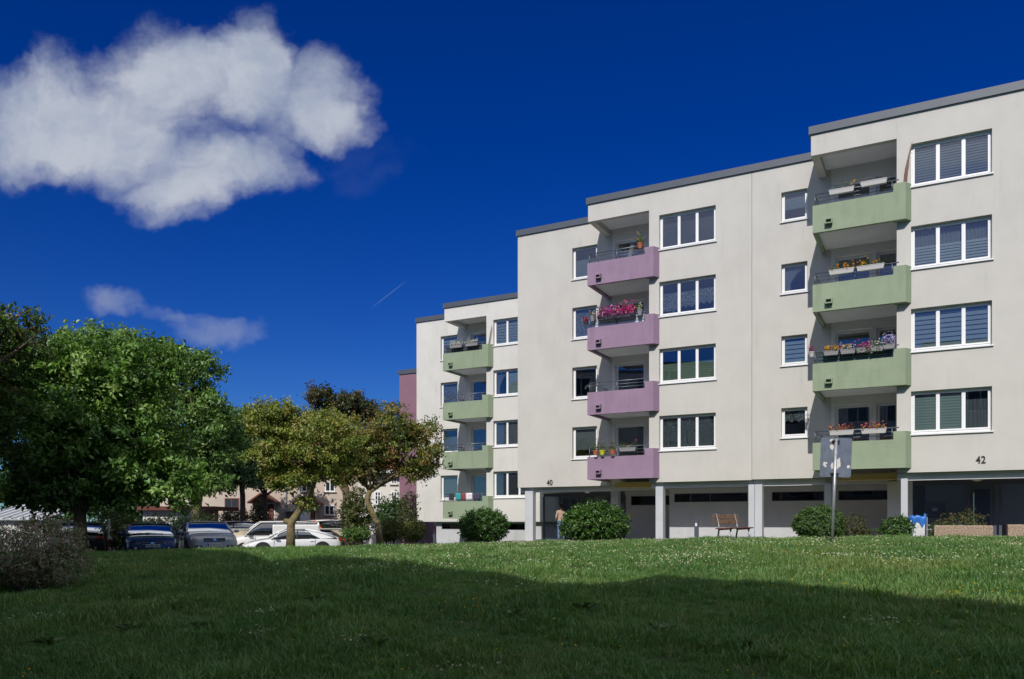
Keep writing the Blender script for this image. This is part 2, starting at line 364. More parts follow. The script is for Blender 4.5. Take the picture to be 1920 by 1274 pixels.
def curtain(parent, off, spec, u0, u1, z0, z1, w):
    """spec: (kind, from, to) where from / to are fractions of the glass height measured from the top"""
    kind = spec[0]; h = z1-z0; a = spec[1] if len(spec) > 1 else 0; b = spec[2] if len(spec) > 2 else 1
    zt, zb = z1-a*h, z1-b*h; m = MB()
    if kind == 'zebra':
        n = max(3, int((zt-zb)/.15)); st = (zt-zb)/n
        for i in range(n):
            t = zt-i*st; m.box(u0, u1, w, w+.008, t-st*.80, t)
        return m.build('blind', zebra_m, parent, off)
    if kind == 'slats':
        n = max(3, int((zt-zb)/.085)); st = (zt-zb)/n
        for i in range(n):
            t = zt-i*st; m.quad((u0, w, t-st*.88), (u1, w, t-st*.88), (u1, w+.03, t), (u0, w+.03, t))
        return m.build('blind', spec[3] if len(spec) > 3 else blue_shade, parent, off)
    if kind == 'shade':                    # finely pleated shade
        n = max(2, int((zt-zb)/.045)); st = (zt-zb)/n; i0 = 0
        for i in range(n+1):
            d = w+(.012 if i % 2 else 0); m.v += [(u0, d, zt-i*st), (u1, d, zt-i*st)]
        for i in range(n): m.f.append((2*i, 2*i+2, 2*i+3, 2*i+1)); m.m.append(0)
        m.box(u0, u1, w-.008, w+.02, zb-.03, zb-.001)
        return m.build('shade', spec[3], parent, off)
    nu = 36; ph = random.random()*6; amp = .022; nz = 3; sc = kind in ('scallop',)
    for i in range(nu+1):
        t = i/nu; u = u0+(u1-u0)*t; fold = amp*math.sin(t*(u1-u0)*62+ph+.8*math.sin(t*9))
        bb = zb + (.10*abs(math.sin(t*math.pi*3)) if sc else .012*math.sin(t*19+ph))
        if kind == 'tied': bb = zb; 
        for j in range(nz+1):
            z = zt+(bb-zt)*j/nz; uu = u
            if kind == 'tied' and j: uu = u0+(u1-u0)*(t*(1-.75*math.sin(j/nz*math.pi*.62)) if spec[3] > 0 else 1-(1-t)*(1-.75*math.sin(j/nz*math.pi*.62)))
            m.v.append((uu, w+fold, z))
    for i in range(nu):
        for j in range(nz):
            q = i*(nz+1)+j; m.f.append((q, q+1, q+nz+2, q+nz+1)); m.m.append(0)
    mat = {'net': net, 'lace': lace, 'scallop': lace, 'floral': lacef, 'drape': drape, 'tied': net}[kind]
    return m.build('curtain', mat, parent, off, smooth=True)

def window(bld, off, u0, u1, z0, z1, w, cur, sashes=3, sill=True, dark=False, tilt=False, z_glass=None):
    fr = darkframe if dark else pvc; fo, fs = .05, .052; wf = w+.17
    m = MB()
    m.box(u0, u0+fo, wf, wf+.07, z0, z1); m.box(u1-fo, u1, wf, wf+.07, z0, z1); m.box(u0+fo, u1-fo, wf, wf+.07, z1-fo, z1); m.box(u0+fo, u1-fo, wf, wf+.07, z0, z0+.075)
    W = (u1-u0-2*fo)/sashes; panes = []
    for i in range(sashes):
        a, b = u0+fo+i*W+.004, u0+fo+(i+1)*W-.004; c, d = z0+.079, z1-fo-.004
        for q in ((a, a+fs, c, d), (b-fs, b, c, d), (a+fs, b-fs, d-fs, d), (a+fs, b-fs, c, c+fs)): m.box(q[0], q[1], wf-.015, wf+.05, q[2], q[3])
        if i: m.box(a-.022, a+.014, wf-.022, wf-.0155, c, d)
        panes.append((a+fs, b-fs, c+fs, d-fs))
    o = m.build('window', fr, bld, off)
    for (a, b, c, d) in panes: MB().box(a-.004, b+.004, wf+.012, wf+.026, c-.004, d+.004).build('pane', glass, o, off)
    if sill:
        s = MB(); s.v = [(u0-.045, w-.06, z0-.045), (u1+.045, w-.06, z0-.045), (u1+.045, w-.06, z0-.02), (u0-.045, w-.06, z0-.02), (u0-.045, wf, z0+.004), (u1+.045, wf, z0+.004), (u0-.045, w-.002, z0-.045), (u1+.045, w-.002, z0-.045)]
        s = MB(); s.prism([(u0-.045, w-.06), (u1+.045, w-.06), (u1+.045, w-.002), (u0-.045, w-.002)], z0-.05, z0-.012)
        s.box(u0+.001, u1-.001, w-.001, wf, z0-.03, z0-.004); s.build('sill', sillm, o, off)
    if cur:
        cs = cur if isinstance(cur[0], list) else [cur]*sashes
        for (a, b, c, d), sp in zip(panes, cs):
            for q in (sp if sp and isinstance(sp[0], tuple) else []):
                curtain(o, off, q, a-.03, b+.03, c-.03, d+.03, wf+(.09 if q[0] not in ('shade', 'slats', 'zebra') else .06) + .07*sp.index(q))
    return o

def balcony(bld, off, up, w, wb, zt, mat, spout=True, rail=True, screen=None):
    wf = w-.3; zb = zt-.95; L = up-2.63
    m = MB(); m.box(L, up-.09, wf, wf+.14, zb, zt); m.prism([(up-.09, wf), (up+.28, wf), (up+.44, w-.003), (up-.09, w-.003)], zb, zt+.27)
    m.box(L, L+.14, wf+.14, wb-.002, zb, zt)
    b = m.build('balcony', mat, bld, off)
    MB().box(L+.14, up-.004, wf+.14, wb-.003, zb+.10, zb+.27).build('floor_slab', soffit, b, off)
    if spout:
        s = MB(); a0, a1, c0, c1 = L+.42, L+.65, zt-.74, zt-.55
        s.box(a0, a1, wf-.17, wf-.001, c0, c0+.03); s.box(a0, a0+.03, wf-.17, wf-.001, c0+.03, c1); s.box(a1-.03, a1, wf-.17, wf-.001, c0+.03, c1); s.box(a0+.03, a1-.03, wf-.17, wf-.001, c1-.05, c1)
        s.build('drain_spout', mat, b, off); MB().box(a0+.03, a1-.03, wf-.10, wf-.002, c0+.03, c1-.05).build('spout_shade', pmat('spout_shade_dark', (.05, .06, .04), .9), b, off)  # dark block painted as the shade inside the hollow spout
    if rail:
        r = MB(); y = wf+.07; x0, x1 = L+.07, up-.10
        r.tube([(x0, y, zt+.40), (up+.08, y, zt+.40)], .02)
        for h in (.27, .14): r.tube([(x0, y, zt+h), (x1, y, zt+h)], .011, 6)
        for q in (x0, x0+(x1-x0)*.5, x1-.03): r.tube([(q, y, zt-.01), (q, y, zt+.40)], .016, 6)
        for h, rr in ((.40, .02), (.27, .011), (.14, .011)): r.tube([(x0, y, zt+h), (x0, wb-.02, zt+h)], rr, 6)
        for q in (.9, 1.8): r.tube([(x0, y+q, zt-.01), (x0, y+q, zt+.40)], .014, 6)
        r.build('railing', steel, b, off, smooth=True)
    if screen:
        MB().box(L+.16, up-.14, wf+.115, wf+.125, zt+.004, zt+.36).build('privacy_screen', screen, b, off)
    return b

Z = lambda i, dz: TOP - ST*i + dz
N_, ZB_ = None, [('zebra', 0, 1)]
def block(bld, off, up, u1, uL, w, wb, dz, mat, cur_r, cur_l, win_l, doors, door_cur, screens, zbot, stucco=stucco):
    zr = 14.52+dz
    # projecting part
    hs = [(up+.43, up+2.75, Z(i, dz)-1.42, Z(i, dz)) for i in range(4)]
    m = wall_holes(MB(), w, up, u1, zbot, zr, hs)
    m.quad((up, wb, zbot), (up, w, zbot), (up, w, zr), (up, wb, zr))
    m.quad((u1, w, zbot), (u1, w+9, zbot), (u1, w+9, zr), (u1, w, zr)); m.quad((u1, w+9, zbot), (up, w+9, zbot), (up, w+9, zr), (u1, w+9, zr))
    m.box(up-2.72, up-.002, w, w+.22, 13.78+dz, zr); m.box(up-2.72, up-2.46, w+.22, wb-.002, 13.78+dz, zr)
    m.build('wall', stucco, bld, off)
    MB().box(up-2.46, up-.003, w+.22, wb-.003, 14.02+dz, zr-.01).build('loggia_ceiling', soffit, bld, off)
    for i in range(4): window(bld, off, *hs[i], w, cur_r[i])
    # recessed part with the loggia wall
    a, b, h = win_l
    hs = [(a, b, Z(i, dz)-h, Z(i, dz)) for i in range(4)]; hd = [(c, d, Z(i, dz)-2.2, Z(i, dz)-.02) for i in range(4) for (c, d) in doors]
    uc = min(c for c, d in doors)-.12
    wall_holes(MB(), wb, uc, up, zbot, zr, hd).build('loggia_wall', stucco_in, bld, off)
    m = wall_holes(MB(), wb, uL, uc, zbot, zr, hs)
    m.quad((uL, wb+9, zbot), (uL, wb, zbot), (uL, wb, zr), (uL, wb+9, zr)); m.quad((up, wb+9, zbot), (uL, wb+9, zbot), (uL, wb+9, zr), (up, wb+9, zr))
    m.build('wall', stucco, bld, off)
    for i in range(4): window(bld, off, *hs[i], wb, cur_l[i], sashes=1, tilt=False)
    for i in range(4):
        for j, (c, d) in enumerate(doors):
            window(bld, off, c, d, Z(i, dz)-2.2, Z(i, dz)-.02, wb, door_cur[i][j], sashes=1, sill=False)
        balcony(bld, off, up, w, wb, 11.9-ST*i+dz, mat, screen=screens[i])
    # floors, roof, metal roof edge
    for i in range(5):
        z1 = zbot+ST*i if i else zbot
        if i < 4:
            zz = 11.25-ST*i+dz-.12
            MB().box(up+.01, u1-.01, w+.3, w+8.9, zz-.2, zz).build('floor_slab', floorm, bld, off); MB().box(uL+.01, up-.01, wb+.3, wb+8.9, zz-.2, zz).build('floor_slab', floorm, bld, off)
    MB().box(up+.02, u1-.02, w+3.6, w+3.7, zbot, zr-.1).build('partition', room, bld, off); MB().box(uL+.02, up-.02, wb+3.4, wb+3.5, zbot, zr-.1).build('partition', room, bld, off)
    MB().box(up-2.5, u1-.01, w+.24, w+8.98, zr-.08, zr+.05).build('roof', trim, bld, off); MB().box(uL+.01, up-2.73, wb+.05, wb+8.98, zr-.08, zr+.05).build('roof', trim, bld, off)
    m = MB(); m.box(up-2.79, u1+.05, w-.07, w+.26, zr, zr+.27); m.box(up-2.79, up-2.46, w+.26, wb+.3, zr, zr+.27); m.box(uL-.07, up-2.792, wb-.07, wb+.26, zr, zr+.27); m.box(uL-.07, uL+.2, wb+.26, wb+9, zr, zr+.27)
    m.build('roof_edge', trim, bld, off)

# ---- house 42 (right), green balconies
WA, WB, WB2, WC, WC2 = 29.8, 31.87, 33.85, 37.95, 39.9
def bld(name, label, u, w, z=0):
    X, Y = uw(u, w); return empty(name, (X, Y, z), TH, label, 'building'), (u, w, z)
S = lambda a, b, m: [('shade', a, b, m)]
b42, o42 = bld('apartment_building', 'cream four storey apartment block numbered 42 with green balconies', -1.2, WA)
cur_r = [[('slats', 0, 1)], [('slats', .46, 1, zebra_m), ('net', 0, 1)], [('zebra', 0, 1)], [S(.06, 1, white_shade), S(.06, 1, white_shade), [('drape', .22, 1)]]]
cur_l = [S(0, .55, blue_shade), [('tied', 0, 1, 1)], [('zebra', .1, 1)], [('scallop', .0, .5)]]
dA = [(-3.37, -2.1), (-1.97, -1.23)]
dc = [[[('slats', 0, 1)], [('shade', 0, .15, dark_shade)]], [[('net', 0, 1)], [('net', 0, 1)]], [[('zebra', 0, 1)], [('zebra', 0, 1)]], [[('drape', 0, 1)], [('drape', 0, .6)]]]
scr = pmat('teal_screen', (.03, .075, .09), .7); scrw = pmat('pale_screen', (.55, .62, .72), .7); scrd = pmat('dark_screen', (.04, .05, .06), .7)
block(b42, o42, -1.21, 8.0, -6.37, WA, WB, 0, green, cur_r, cur_l, (-5.28, -4.33, 1.13), dA, dc, [None, None, scr, None], 2.55)
# ---- house 40 (middle), purple balconies
b40, o40 = bld('apartment_building', 'cream four storey apartment block numbered 40 with purple balconies', -10.5, WB)
cur_r = [S(.2, 1, dark_shade), [[('scallop', .3, .95)], [('scallop', .3, .85)], [('scallop', .28, .8)]], S(.42, 1, green_shade), [('floral', 0, 1)]]
cur_l = [[('net', .35, 1)], [('lace', 0, 1)], N_, [('net', .1, .75)]]
dB = [(-12.78, -10.75)]
dc = [[[('net', .0, .5)]], [[('net', 0, .35)]], [[('drape', 0, 1)]], [[('net', 0, .2)]]]
block(b40, o40, -10.53, -6.385, -17.69, WB, WB2, 0, purple, cur_r, cur_l, (-14.86, -13.64, 1.45), [(-12.78, -11.38)], dc, [None, scrw, None, None], 2.53)
# ---- house 38 (left), green balconies, 1.6 m lower
b38, o38 = bld('apartment_building', 'lower cream apartment block with green balconies behind block 40', -21.7, WC, -1.0)
cur_r = [[('zebra', 0, 1)], [[('tied', 0, 1, 1)], S(0, 1, white_shade), [('net',)]], [('drape', 0, 1)], S(.05, 1, dark_shade)]
cur_l = [[('zebra', 0, 1)], [('lace', 0, 1)], [('net', .3, 1)], [('net', 0, 1)]]
dc = [[[('zebra', .0, 1)]], [N_], [[('drape', 0, 1)]], [[('net', 0, 1)]]]
block(b38, o38, -21.77, -15.6, -27.74, WC, WC2, -1.62, green, cur_r, cur_l, (-26.02, -24.83, 1.43), [(-23.95, -22.9)], dc, [scrd, None, None, None], .93, stucco_pale)
# ---- far purple block
bf, of = bld('apartment_building', 'purple rendered end wall of the farthest block behind the small trees', ux(748, 46), 46, -1.2)
m = MB(); m.box(ux(749, 46), ux(781, 46), 46, 56, -1.2, 11.25); m.build('wall', purplewall, bf, of)
m = MB(); m.box(ux(749, 46)-.08, ux(781, 46)+.05, 45.93, 56.05, 11.25, 11.55); m.build('roof_edge', trim, bf, of)

# ---- open ground floor under the blocks: ceilings, beams, pillars, walls, entrances
def pillar(parent, off, x0, x1, w, d=.34, ztop=2.36):
    a, b = ux(x0, w), ux(x1, w); MB().box(a, b, w, w+d, -.2, ztop).build('pillar', pillar_m, parent, off, bevel=.015)
def strip(parent, off, a, b, w, z0=1.75, z1=2.13, n=1):
    m = MB(); m.box(a, b, w+.03, w+.08, z0, z0+.03); m.box(a, b, w+.03, w+.08, z1-.03, z1); m.box(a, a+.03, w+.03, w+.08, z0+.03, z1-.03); m.box(b-.03, b, w+.03, w+.08, z0+.03, z1-.03)
    for i in range(1, n): q = a+(b-a)*i/n; m.box(q-.02, q+.02, w+.03, w+.08, z0+.03, z1-.03)
    o = m.build('basement_window', darkframe, parent, off)
    MB().box(a+.03, b-.03, w+.05, w+.062, z0+.03, z1-.03).build('pane', glasss, o, off)
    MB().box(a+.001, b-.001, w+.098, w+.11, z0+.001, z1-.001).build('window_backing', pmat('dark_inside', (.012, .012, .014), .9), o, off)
def gwall(parent, off, w, a, b, holes, depth=.1, z1=2.36):
    m = wall_holes(MB(), w, a, b, -.2, z1, holes, depth); return m
for (pb, po, a, b, w0, w1) in ((b42, o42, -1.21, 8, WA, 33), (b42, o42, -6.37, -1.22, WB, 36.4), (b40, o40, -10.53, -6.39, WB, 36.4), (b40, o40, -17.69, -10.54, WB2, 38.5)):
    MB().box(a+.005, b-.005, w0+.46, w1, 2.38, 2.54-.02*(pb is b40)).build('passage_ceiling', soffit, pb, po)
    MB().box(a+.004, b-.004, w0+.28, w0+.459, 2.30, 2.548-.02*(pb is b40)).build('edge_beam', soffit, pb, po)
WG = 34.1
# block 42: entrance under the projecting part
e0, e1 = ux(1711, WB), 8.0
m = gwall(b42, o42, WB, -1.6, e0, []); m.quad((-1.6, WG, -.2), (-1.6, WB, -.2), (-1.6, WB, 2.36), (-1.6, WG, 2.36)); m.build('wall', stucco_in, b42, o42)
hs = [(ux(1447, WG), ux(1545, WG), 1.75, 2.13), (ux(1572, WG), ux(1692, WG), 1.75, 2.13)]
gwall(b42, o42, WG, -6.37, -1.6, hs).build('wall', plinth, b42, o42)
for h in hs: strip(b42, o42, h[0], h[1], WG, n=1)
hs = [(ux(1264, WG), ux(1402, WG), 1.75, 2.13)]; gl = ux(1255, WG)
m = gwall(b40, o40, WG, gl, -6.375, hs); m.quad((gl, 36.3, -.2), (gl, WG, -.2), (gl, WG, 2.36), (gl, 36.3, 2.36)); m.build('wall', plinth, b40, o40); strip(b40, o40, *hs[0][:2], WG, n=2)
WE = 36.2; g0 = ux(1172, WE); hs = [(ux(1183, WE), gl-.12, 1.68, 2.12)]
gwall(b40, o40, WE, g0, gl, hs).build('wall', plinth, b40, o40); strip(b40, o40, *hs[0][:2], WE, 1.68, 2.12)
MB().box(ux(1181, WE), ux(1189, WE), WE-.02, WE-.002, 1.12, 1.3).build('notice_sign', pmat('notice', (.6, .5, .42), .7), b40, o40)
pillar(b40, o40, 984, 999, WB2+.1); pillar(b40, o40, 1229, 1243, WB+.1); pillar(b40, o40, 1145, 1159, 34.6); pillar(b40, o40, 1403, 1414.5, WB+.1); pillar(b42, o42, 1415, 1429, WB+.1, .36)
pillar(b42, o42, 1546, 1559, WB+.1); pillar(b42, o42, 1689, 1702, WA+.1)
for pb, po, up, w in ((b42, o42, -1.21, WA), (b40, o40, -10.53, WB)): MB().box(up-1.95, up-.05, w+1.2, w+1.95, 2.40, 2.62).build('ochre_beam', ochre, pb, po)

def entrance(parent, off, w, a, b, layout, ztop=2.3):
    """layout: list of (kind, x0, x1) in photo columns; kinds glass, panel, door"""
    m = MB(); m.box(a, b, w, w+.08, ztop-.09, ztop+.06); m.box(a, b, w, w+.08, 0, .05)
    e = None; xs = sorted({q[1] for q in layout} | {q[2] for q in layout})
    for x in xs: m.box(x-.04, x+.04, w, w+.08, .05, ztop-.09)
    e = m.build('entrance', darkframe, parent, off)
    for kind, p0, p1 in layout:
        p0 += .04; p1 -= .04
        if kind == 'glass': MB().box(p0, p1, w+.03, w+.045, .05, ztop-.09).build('pane', glassd, e, off)
        if kind == 'letter':
            MB().box(p0, p1, w+.03, w+.045, 1.02, ztop-.09).build('pane', glassd, e, off)
            MB().box(p0, p1, w+.01, w+.07, .05, 1.02).build('letterbox_panel', darkframe, e, off)
            for r in range(2):
                for q in range(5):
                    c = p0+(p1-p0)*(.12+.15*q+.25*0); MB().box(c+.25, c+.38, w-.004, w+.009, .62+r*.16, .65+r*.16).build('letter_slot', pvc, e, off)
            MB().box(p0+.35, p0+1.0, w+.05, w+.09, 1.05, 1.62).build('notice_board', pmat('board_dark', (.012, .015, .03), .4), e, off)
            MB().box(p0+.58, p0+.74, w+.04, w+.049, 1.28, 1.40).build('notice_paper', pvc, e, off)
        if kind == 'door':
            d = MB().box(p0, p1, w+.025, w+.06, .05, ztop-.09).build('door', darkframe, e, off)
            MB().box(p0+.12, p1-.12, w+.012, w+.024, .25, ztop-.25).build('pane', pmat('dark_glossy_glass', (.035, .045, .08), .06), d, off)
            MB().tube([(p0+.08, w-.05, .35), (p0+.08, w-.05, 1.9)], .018).build('handle', pmat('bright_steel', (.7, .7, .7), .25, .9), d, off)
    MB().box(a, b, w+1.6, w+1.7, 0, 2.36).build('hall_wall', pmat('hall_paint', (.75, .74, .72), .9), e, off)
    return e
q = [ux(x, WB) for x in (1711, 1812, 1818, 1866, 1876)]
entrance(b42, o42, WB+.02, q[0], 6.0, [('letter', q[0], q[1]), ('door', q[2], q[3]), ('glass', q[4], 6.0)], 2.28)
q = [ux(x, WE) for x in (1019, 1050, 1084, 1110, 1172)]
entrance(b40, o40, WE, q[0], q[4], [('glass', q[0], q[1]), ('door', q[1], q[2]), ('glass', q[2], q[3]), ('glass', q[3], q[4])], 2.25)
lampm = pmat('lamp_opal', (.8, .76, .66), .4)
for pb, po, x, y, w in ((b42, o42, 1832, 893, 31.0), (b40, o40, 1101, 924, 35.2)):
    u = ux(x, w); MB().lathe([(0.001, -.12), (.10, -.105), (.16, -.06), (.18, -.02), (.18, 0), (.001, 0)], 20, c=(u, w, 2.377)).build('ceiling_lamp', lampm, pb, po, smooth=True)

def text_mesh(txt, size, depth=.012):
    cu = bpy.data.curves.new('t', 'FONT'); cu.body = txt; cu.size = size; cu.extrude = depth/2; cu.align_x = 'CENTER'; cu.space_character = 1.08; cu.offset = size*.018
    o = bpy.data.objects.new('t', cu); C.objects.link(o); bpy.context.view_layer.update()
    me = bpy.data.meshes.new_from_object(o.evaluated_get(bpy.context.evaluated_depsgraph_get())); bpy.data.objects.remove(o); return me
blackp = pmat('black_paint', (.012, .012, .014), .5)
def number(parent, off, txt, x, y, w, size):
    u = ux(x, w); Yd = w/(SA*(x-960)/F+CA); z = EYE+(Y0-y)*Yd/F
    me = text_mesh(txt, size, .02); me.materials.append(blackp); o = bpy.data.objects.new('house_number', me); C.objects.link(o); o.parent = parent
    o.location = (u-off[0], w-.012-off[1], z-off[2]-size*.36); o.rotation_euler = (R(90), 0, 0); o.scale = (.8, 1, 1)
number(b42, o42, '42', 1839, 862, WA, .33); number(b40, o40, '40', 1031, 905, WB2, .35)

# plinth of block 38 with basement windows
hs = [(ux(828, WC2+.35), ux(865, WC2+.35), .45, .80)]
MBp = wall_holes(MB(), WC2+.35, -26.55, -21.77, -1.1, .95, hs, .1); MBp.quad((-26.55, 48, -1.1), (-26.55, WC2+.35, -1.1), (-26.55, WC2+.35, .95), (-26.55, 48, .95)); MBp.build('plinth_wall', plinth, b38, o38); strip(b38, o38, hs[0][0], hs[0][1], WC2+.35, .45, .80)
hs = [(ux(948, WC+.3), ux(988, WC+.3), .45, .80)]
MBp = wall_holes(MB(), WC+.3, -21.76, -15.7, -1.1, .95, hs, .1); MBp.quad((-21.76, WC2, -1.1), (-21.76, WC+.3, -1.1), (-21.76, WC+.3, .95), (-21.76, WC2, .95)); MBp.build('plinth_wall', plinth, b38, o38); strip(b38, o38, hs[0][0], hs[0][1], WC+.3, .45, .80)
MB().box(-27.73, -21.78, WC2+.01, WC2+.5, .90, .95).build('soffit', soffit, b38, o38)
MB().box(-21.76, -15.61, WC+.01, WC+.5, .90, .95).build('soffit', soffit, b38, o38)

# the block behind the photographer, whose roofline throws the long shadow over the lawn, and its wing to the left
fp = [(14, -17.2), (1.5, -6.1), (-2.3, -2.6), (-3.6, -4.0), (-8.8, 2.7), (-9.8, 1.1), (-12.3, 6.2), (-14.5, 9.7), (-19.2, 16.8), (-24, 27)]
bk = [(-33, 22), (-20, -6), (6, -26)]
nb = empty('apartment_building', (-9, -4, -.75), 0, 'neighbouring stepped apartment block beside and behind the lawn', 'building')
pts = [(a+9, b+4) for a, b in fp+bk][::-1]
if sum(a[0]*b[1]-b[0]*a[1] for a, b in zip(pts, pts[1:]+pts[:1])) < 0: pts = pts[::-1]
MB().prism(pts, -.3, 14.0).build('wall', stucco, nb)
MB().prism(pts, 14.0, 14.27).build('roof_edge', trim, nb)
for (a, b) in zip(fp, fp[1:]):
    A_, B_ = Vector((a[0]+9, a[1]+4, 0)), Vector((b[0]+9, b[1]+4, 0)); d = B_-A_; Ln = d.length; d.normalize(); nrm = Vector((d.y, -d.x, 0))
    if nrm.dot(Vector((1, 1, 0))) < 0: nrm = -nrm
    if Ln < 2.6: continue
    for s_ in range(int(Ln//3)):
        c0 = A_+d*(.8+3*s_)
        for fl in range(4):
            z0_ = 3.9+2.75*fl; m = MB(); e = c0+d*1.6; o1 = nrm*.02; o2 = nrm*.05
            m.quad(c0+o1+Vector((0, 0, z0_)), e+o1+Vector((0, 0, z0_)), e+o1+Vector((0, 0, z0_+1.4)), c0+o1+Vector((0, 0, z0_+1.4)))
            f_ = MB()
            for (p0_, p1_, q0_, q1_) in ((-.05, 1.65, -.08, 0), (-.05, 1.65, 1.4, 1.48), (-.05, .03, 0, 1.4), (1.57, 1.65, 0, 1.4), (.77, .83, 0, 1.4)):
                cs = [c0+d*p0_, c0+d*p1_]
                f_.v += [tuple(cs[i]+nrm*g+Vector((0, 0, z0_+h_))) for g in (.01, .06) for i, h_ in ((0, q0_), (1, q0_), (1, q1_), (0, q1_))]
                n_ = len(f_.v)-8
                for q_ in ((0, 1, 2, 3), (4, 5, 6, 7), (0, 1, 5, 4), (1, 2, 6, 5), (2, 3, 7, 6), (3, 0, 4, 7)): f_.f.append(tuple(n_+i for i in q_)); f_.m.append(0)
            wo = f_.build('window', pvc, nb); m.build('pane', pmat('dark_pane', (.02, .025, .035), .08), wo)

# ------------------------------------------------------------------ foliage helpers
def leaf_obj(name, ctr, dirs, size, aspect, cols, mat, parent=None, loc=(0, 0, 0), fold=.25, curl=.15, face=None):
    """one mesh of small bent leaves: base, two sides, tip"""
    n = len(ctr); d = dirs/np.maximum(np.linalg.norm(dirs, axis=1, keepdims=True), 1e-6)
    r = rng.normal(size=(n, 3)); r[:, 2] *= .5
    if face is not None: r = r*.55+face
    s = np.cross(d, r+np.array([0, 0, .01])); s /= np.maximum(np.linalg.norm(s, axis=1, keepdims=True), 1e-6)
    nn = np.cross(s, d); L = size[:, None]; Wd = L*aspect
    v = np.stack([ctr-d*L*.5, ctr+s*Wd*.5+nn*Wd*fold-d*L*.05, ctr+d*L*.5-nn*L*curl, ctr-s*Wd*.5+nn*Wd*fold-d*L*.05], 1).reshape(-1, 3) - np.array(loc)
    b = np.arange(n)*4; tri = np.stack([b, b+1, b+2, b, b+2, b+3], 1).reshape(-1)
    me = bpy.data.meshes.new(name); me.vertices.add(4*n); me.vertices.foreach_set('co', v.astype(np.float32).ravel())
    me.loops.add(6*n); me.loops.foreach_set('vertex_index', tri.astype(np.int32)); me.polygons.add(2*n); me.polygons.foreach_set('loop_start', (np.arange(2*n)*3).astype(np.int32))
    me.update(calc_edges=True); me.materials.append(mat)
    ca = me.color_attributes.new('Col', 'FLOAT_COLOR', 'POINT'); c = np.repeat(np.concatenate([cols, np.ones((n, 1))], 1), 4, 0); ca.data.foreach_set('color', c.astype(np.float32).ravel())
    o = bpy.data.objects.new(name, me); C.objects.link(o)
    if parent: o.parent = parent
    if name in ('flowers', 'foliage', 'dry_leaves'): o['kind'] = 'stuff'
    return o
def palette(n, cols, wts=None, jit=.18, grp=None):
    cols = np.array(cols, float); k = rng.choice(len(cols), n if grp is None else grp.max()+1, p=wts)
    c = cols[k] if grp is None else cols[k][grp]
    return np.clip(c*(1+rng.normal(0, jit, (n, 1))), .003, 1)
def crown_leaves(blobs, nclus, per, crad, shell=.45, droop=.35, lumps=0):
    bl = np.array(blobs, float)
    if lumps:
        sub_ = []
        for b in bl:
            for _ in range(lumps):
                v = rng.normal(size=3); v[2] = v[2]*.8+.15; v /= np.linalg.norm(v); r_ = rng.uniform(.55, .9); s_ = rng.uniform(.28, .46)
                sub_.append((*(b[:3]+v*b[3:]*r_), *(b[3:]*s_*np.array([1.1, 1.1, .8]))))
        bl = np.concatenate([bl*np.array([1, 1, 1, .62, .62, .62]), np.array(sub_)])
    vol = (bl[:, 3]*bl[:, 4]*bl[:, 5])**(.66); k = rng.choice(len(bl), nclus, p=vol/vol.sum())
    u = rng.normal(size=(nclus, 3)); u /= np.linalg.norm(u, axis=1, keepdims=True)
    rad = 1-(1-shell)*rng.random(nclus)**1.5; rad *= 1+.10*np.sin(u[:, 0]*7+k)*np.cos(u[:, 2]*6+k*2)+rng.normal(0, .05, nclus)
    cc = bl[k, :3]+u*bl[k, 3:6]*rad[:, None]
    g = np.repeat(np.arange(nclus), per); n = nclus*per
    ax = u[g]*.7+rng.normal(0, .5, (nclus, 3))[g]; ax[:, 2] -= droop*.4
    ax /= np.linalg.norm(ax, axis=1, keepdims=True); t = rng.random(n)
    pos = cc[g]+ax*((t-.4)*crad*2)[:, None]+rng.normal(0, crad*.36, (n, 3))*np.array([1, 1, .7])
    d = u[g]*.5+rng.normal(0, .75, (n, 3)); d[:, 2] -= droop
    return pos, d, g, u[g]+np.array([0, 0, .7])
def pxblob(x, y, Y, rx, ry, rd=None):
    c = at(x, y, Y); sx, sz = rx*Y/F, ry*Y/F; return (c.x, c.y, c.z, sx, rd if rd else (sx+sz)/2, sz)
def limb(m, p0, p1, r0, r1, bend=.12, n=6, nseg=9):
    p0, p1 = Vector(p0), Vector(p1); L = (p1-p0).length; a = Vector((random.uniform(-1, 1), random.uniform(-1, 1), random.uniform(-.3, .6)))*L*bend
    pts = [p0.lerp(p1, t)+a*math.sin(t*math.pi)+Vector((random.uniform(-1, 1), random.uniform(-1, 1), 0))*L*.012 for t in [i/n for i in range(n+1)]]
    m.tube(pts, [r0+(r1-r0)*i/n for i in range(n+1)], nseg); return pts
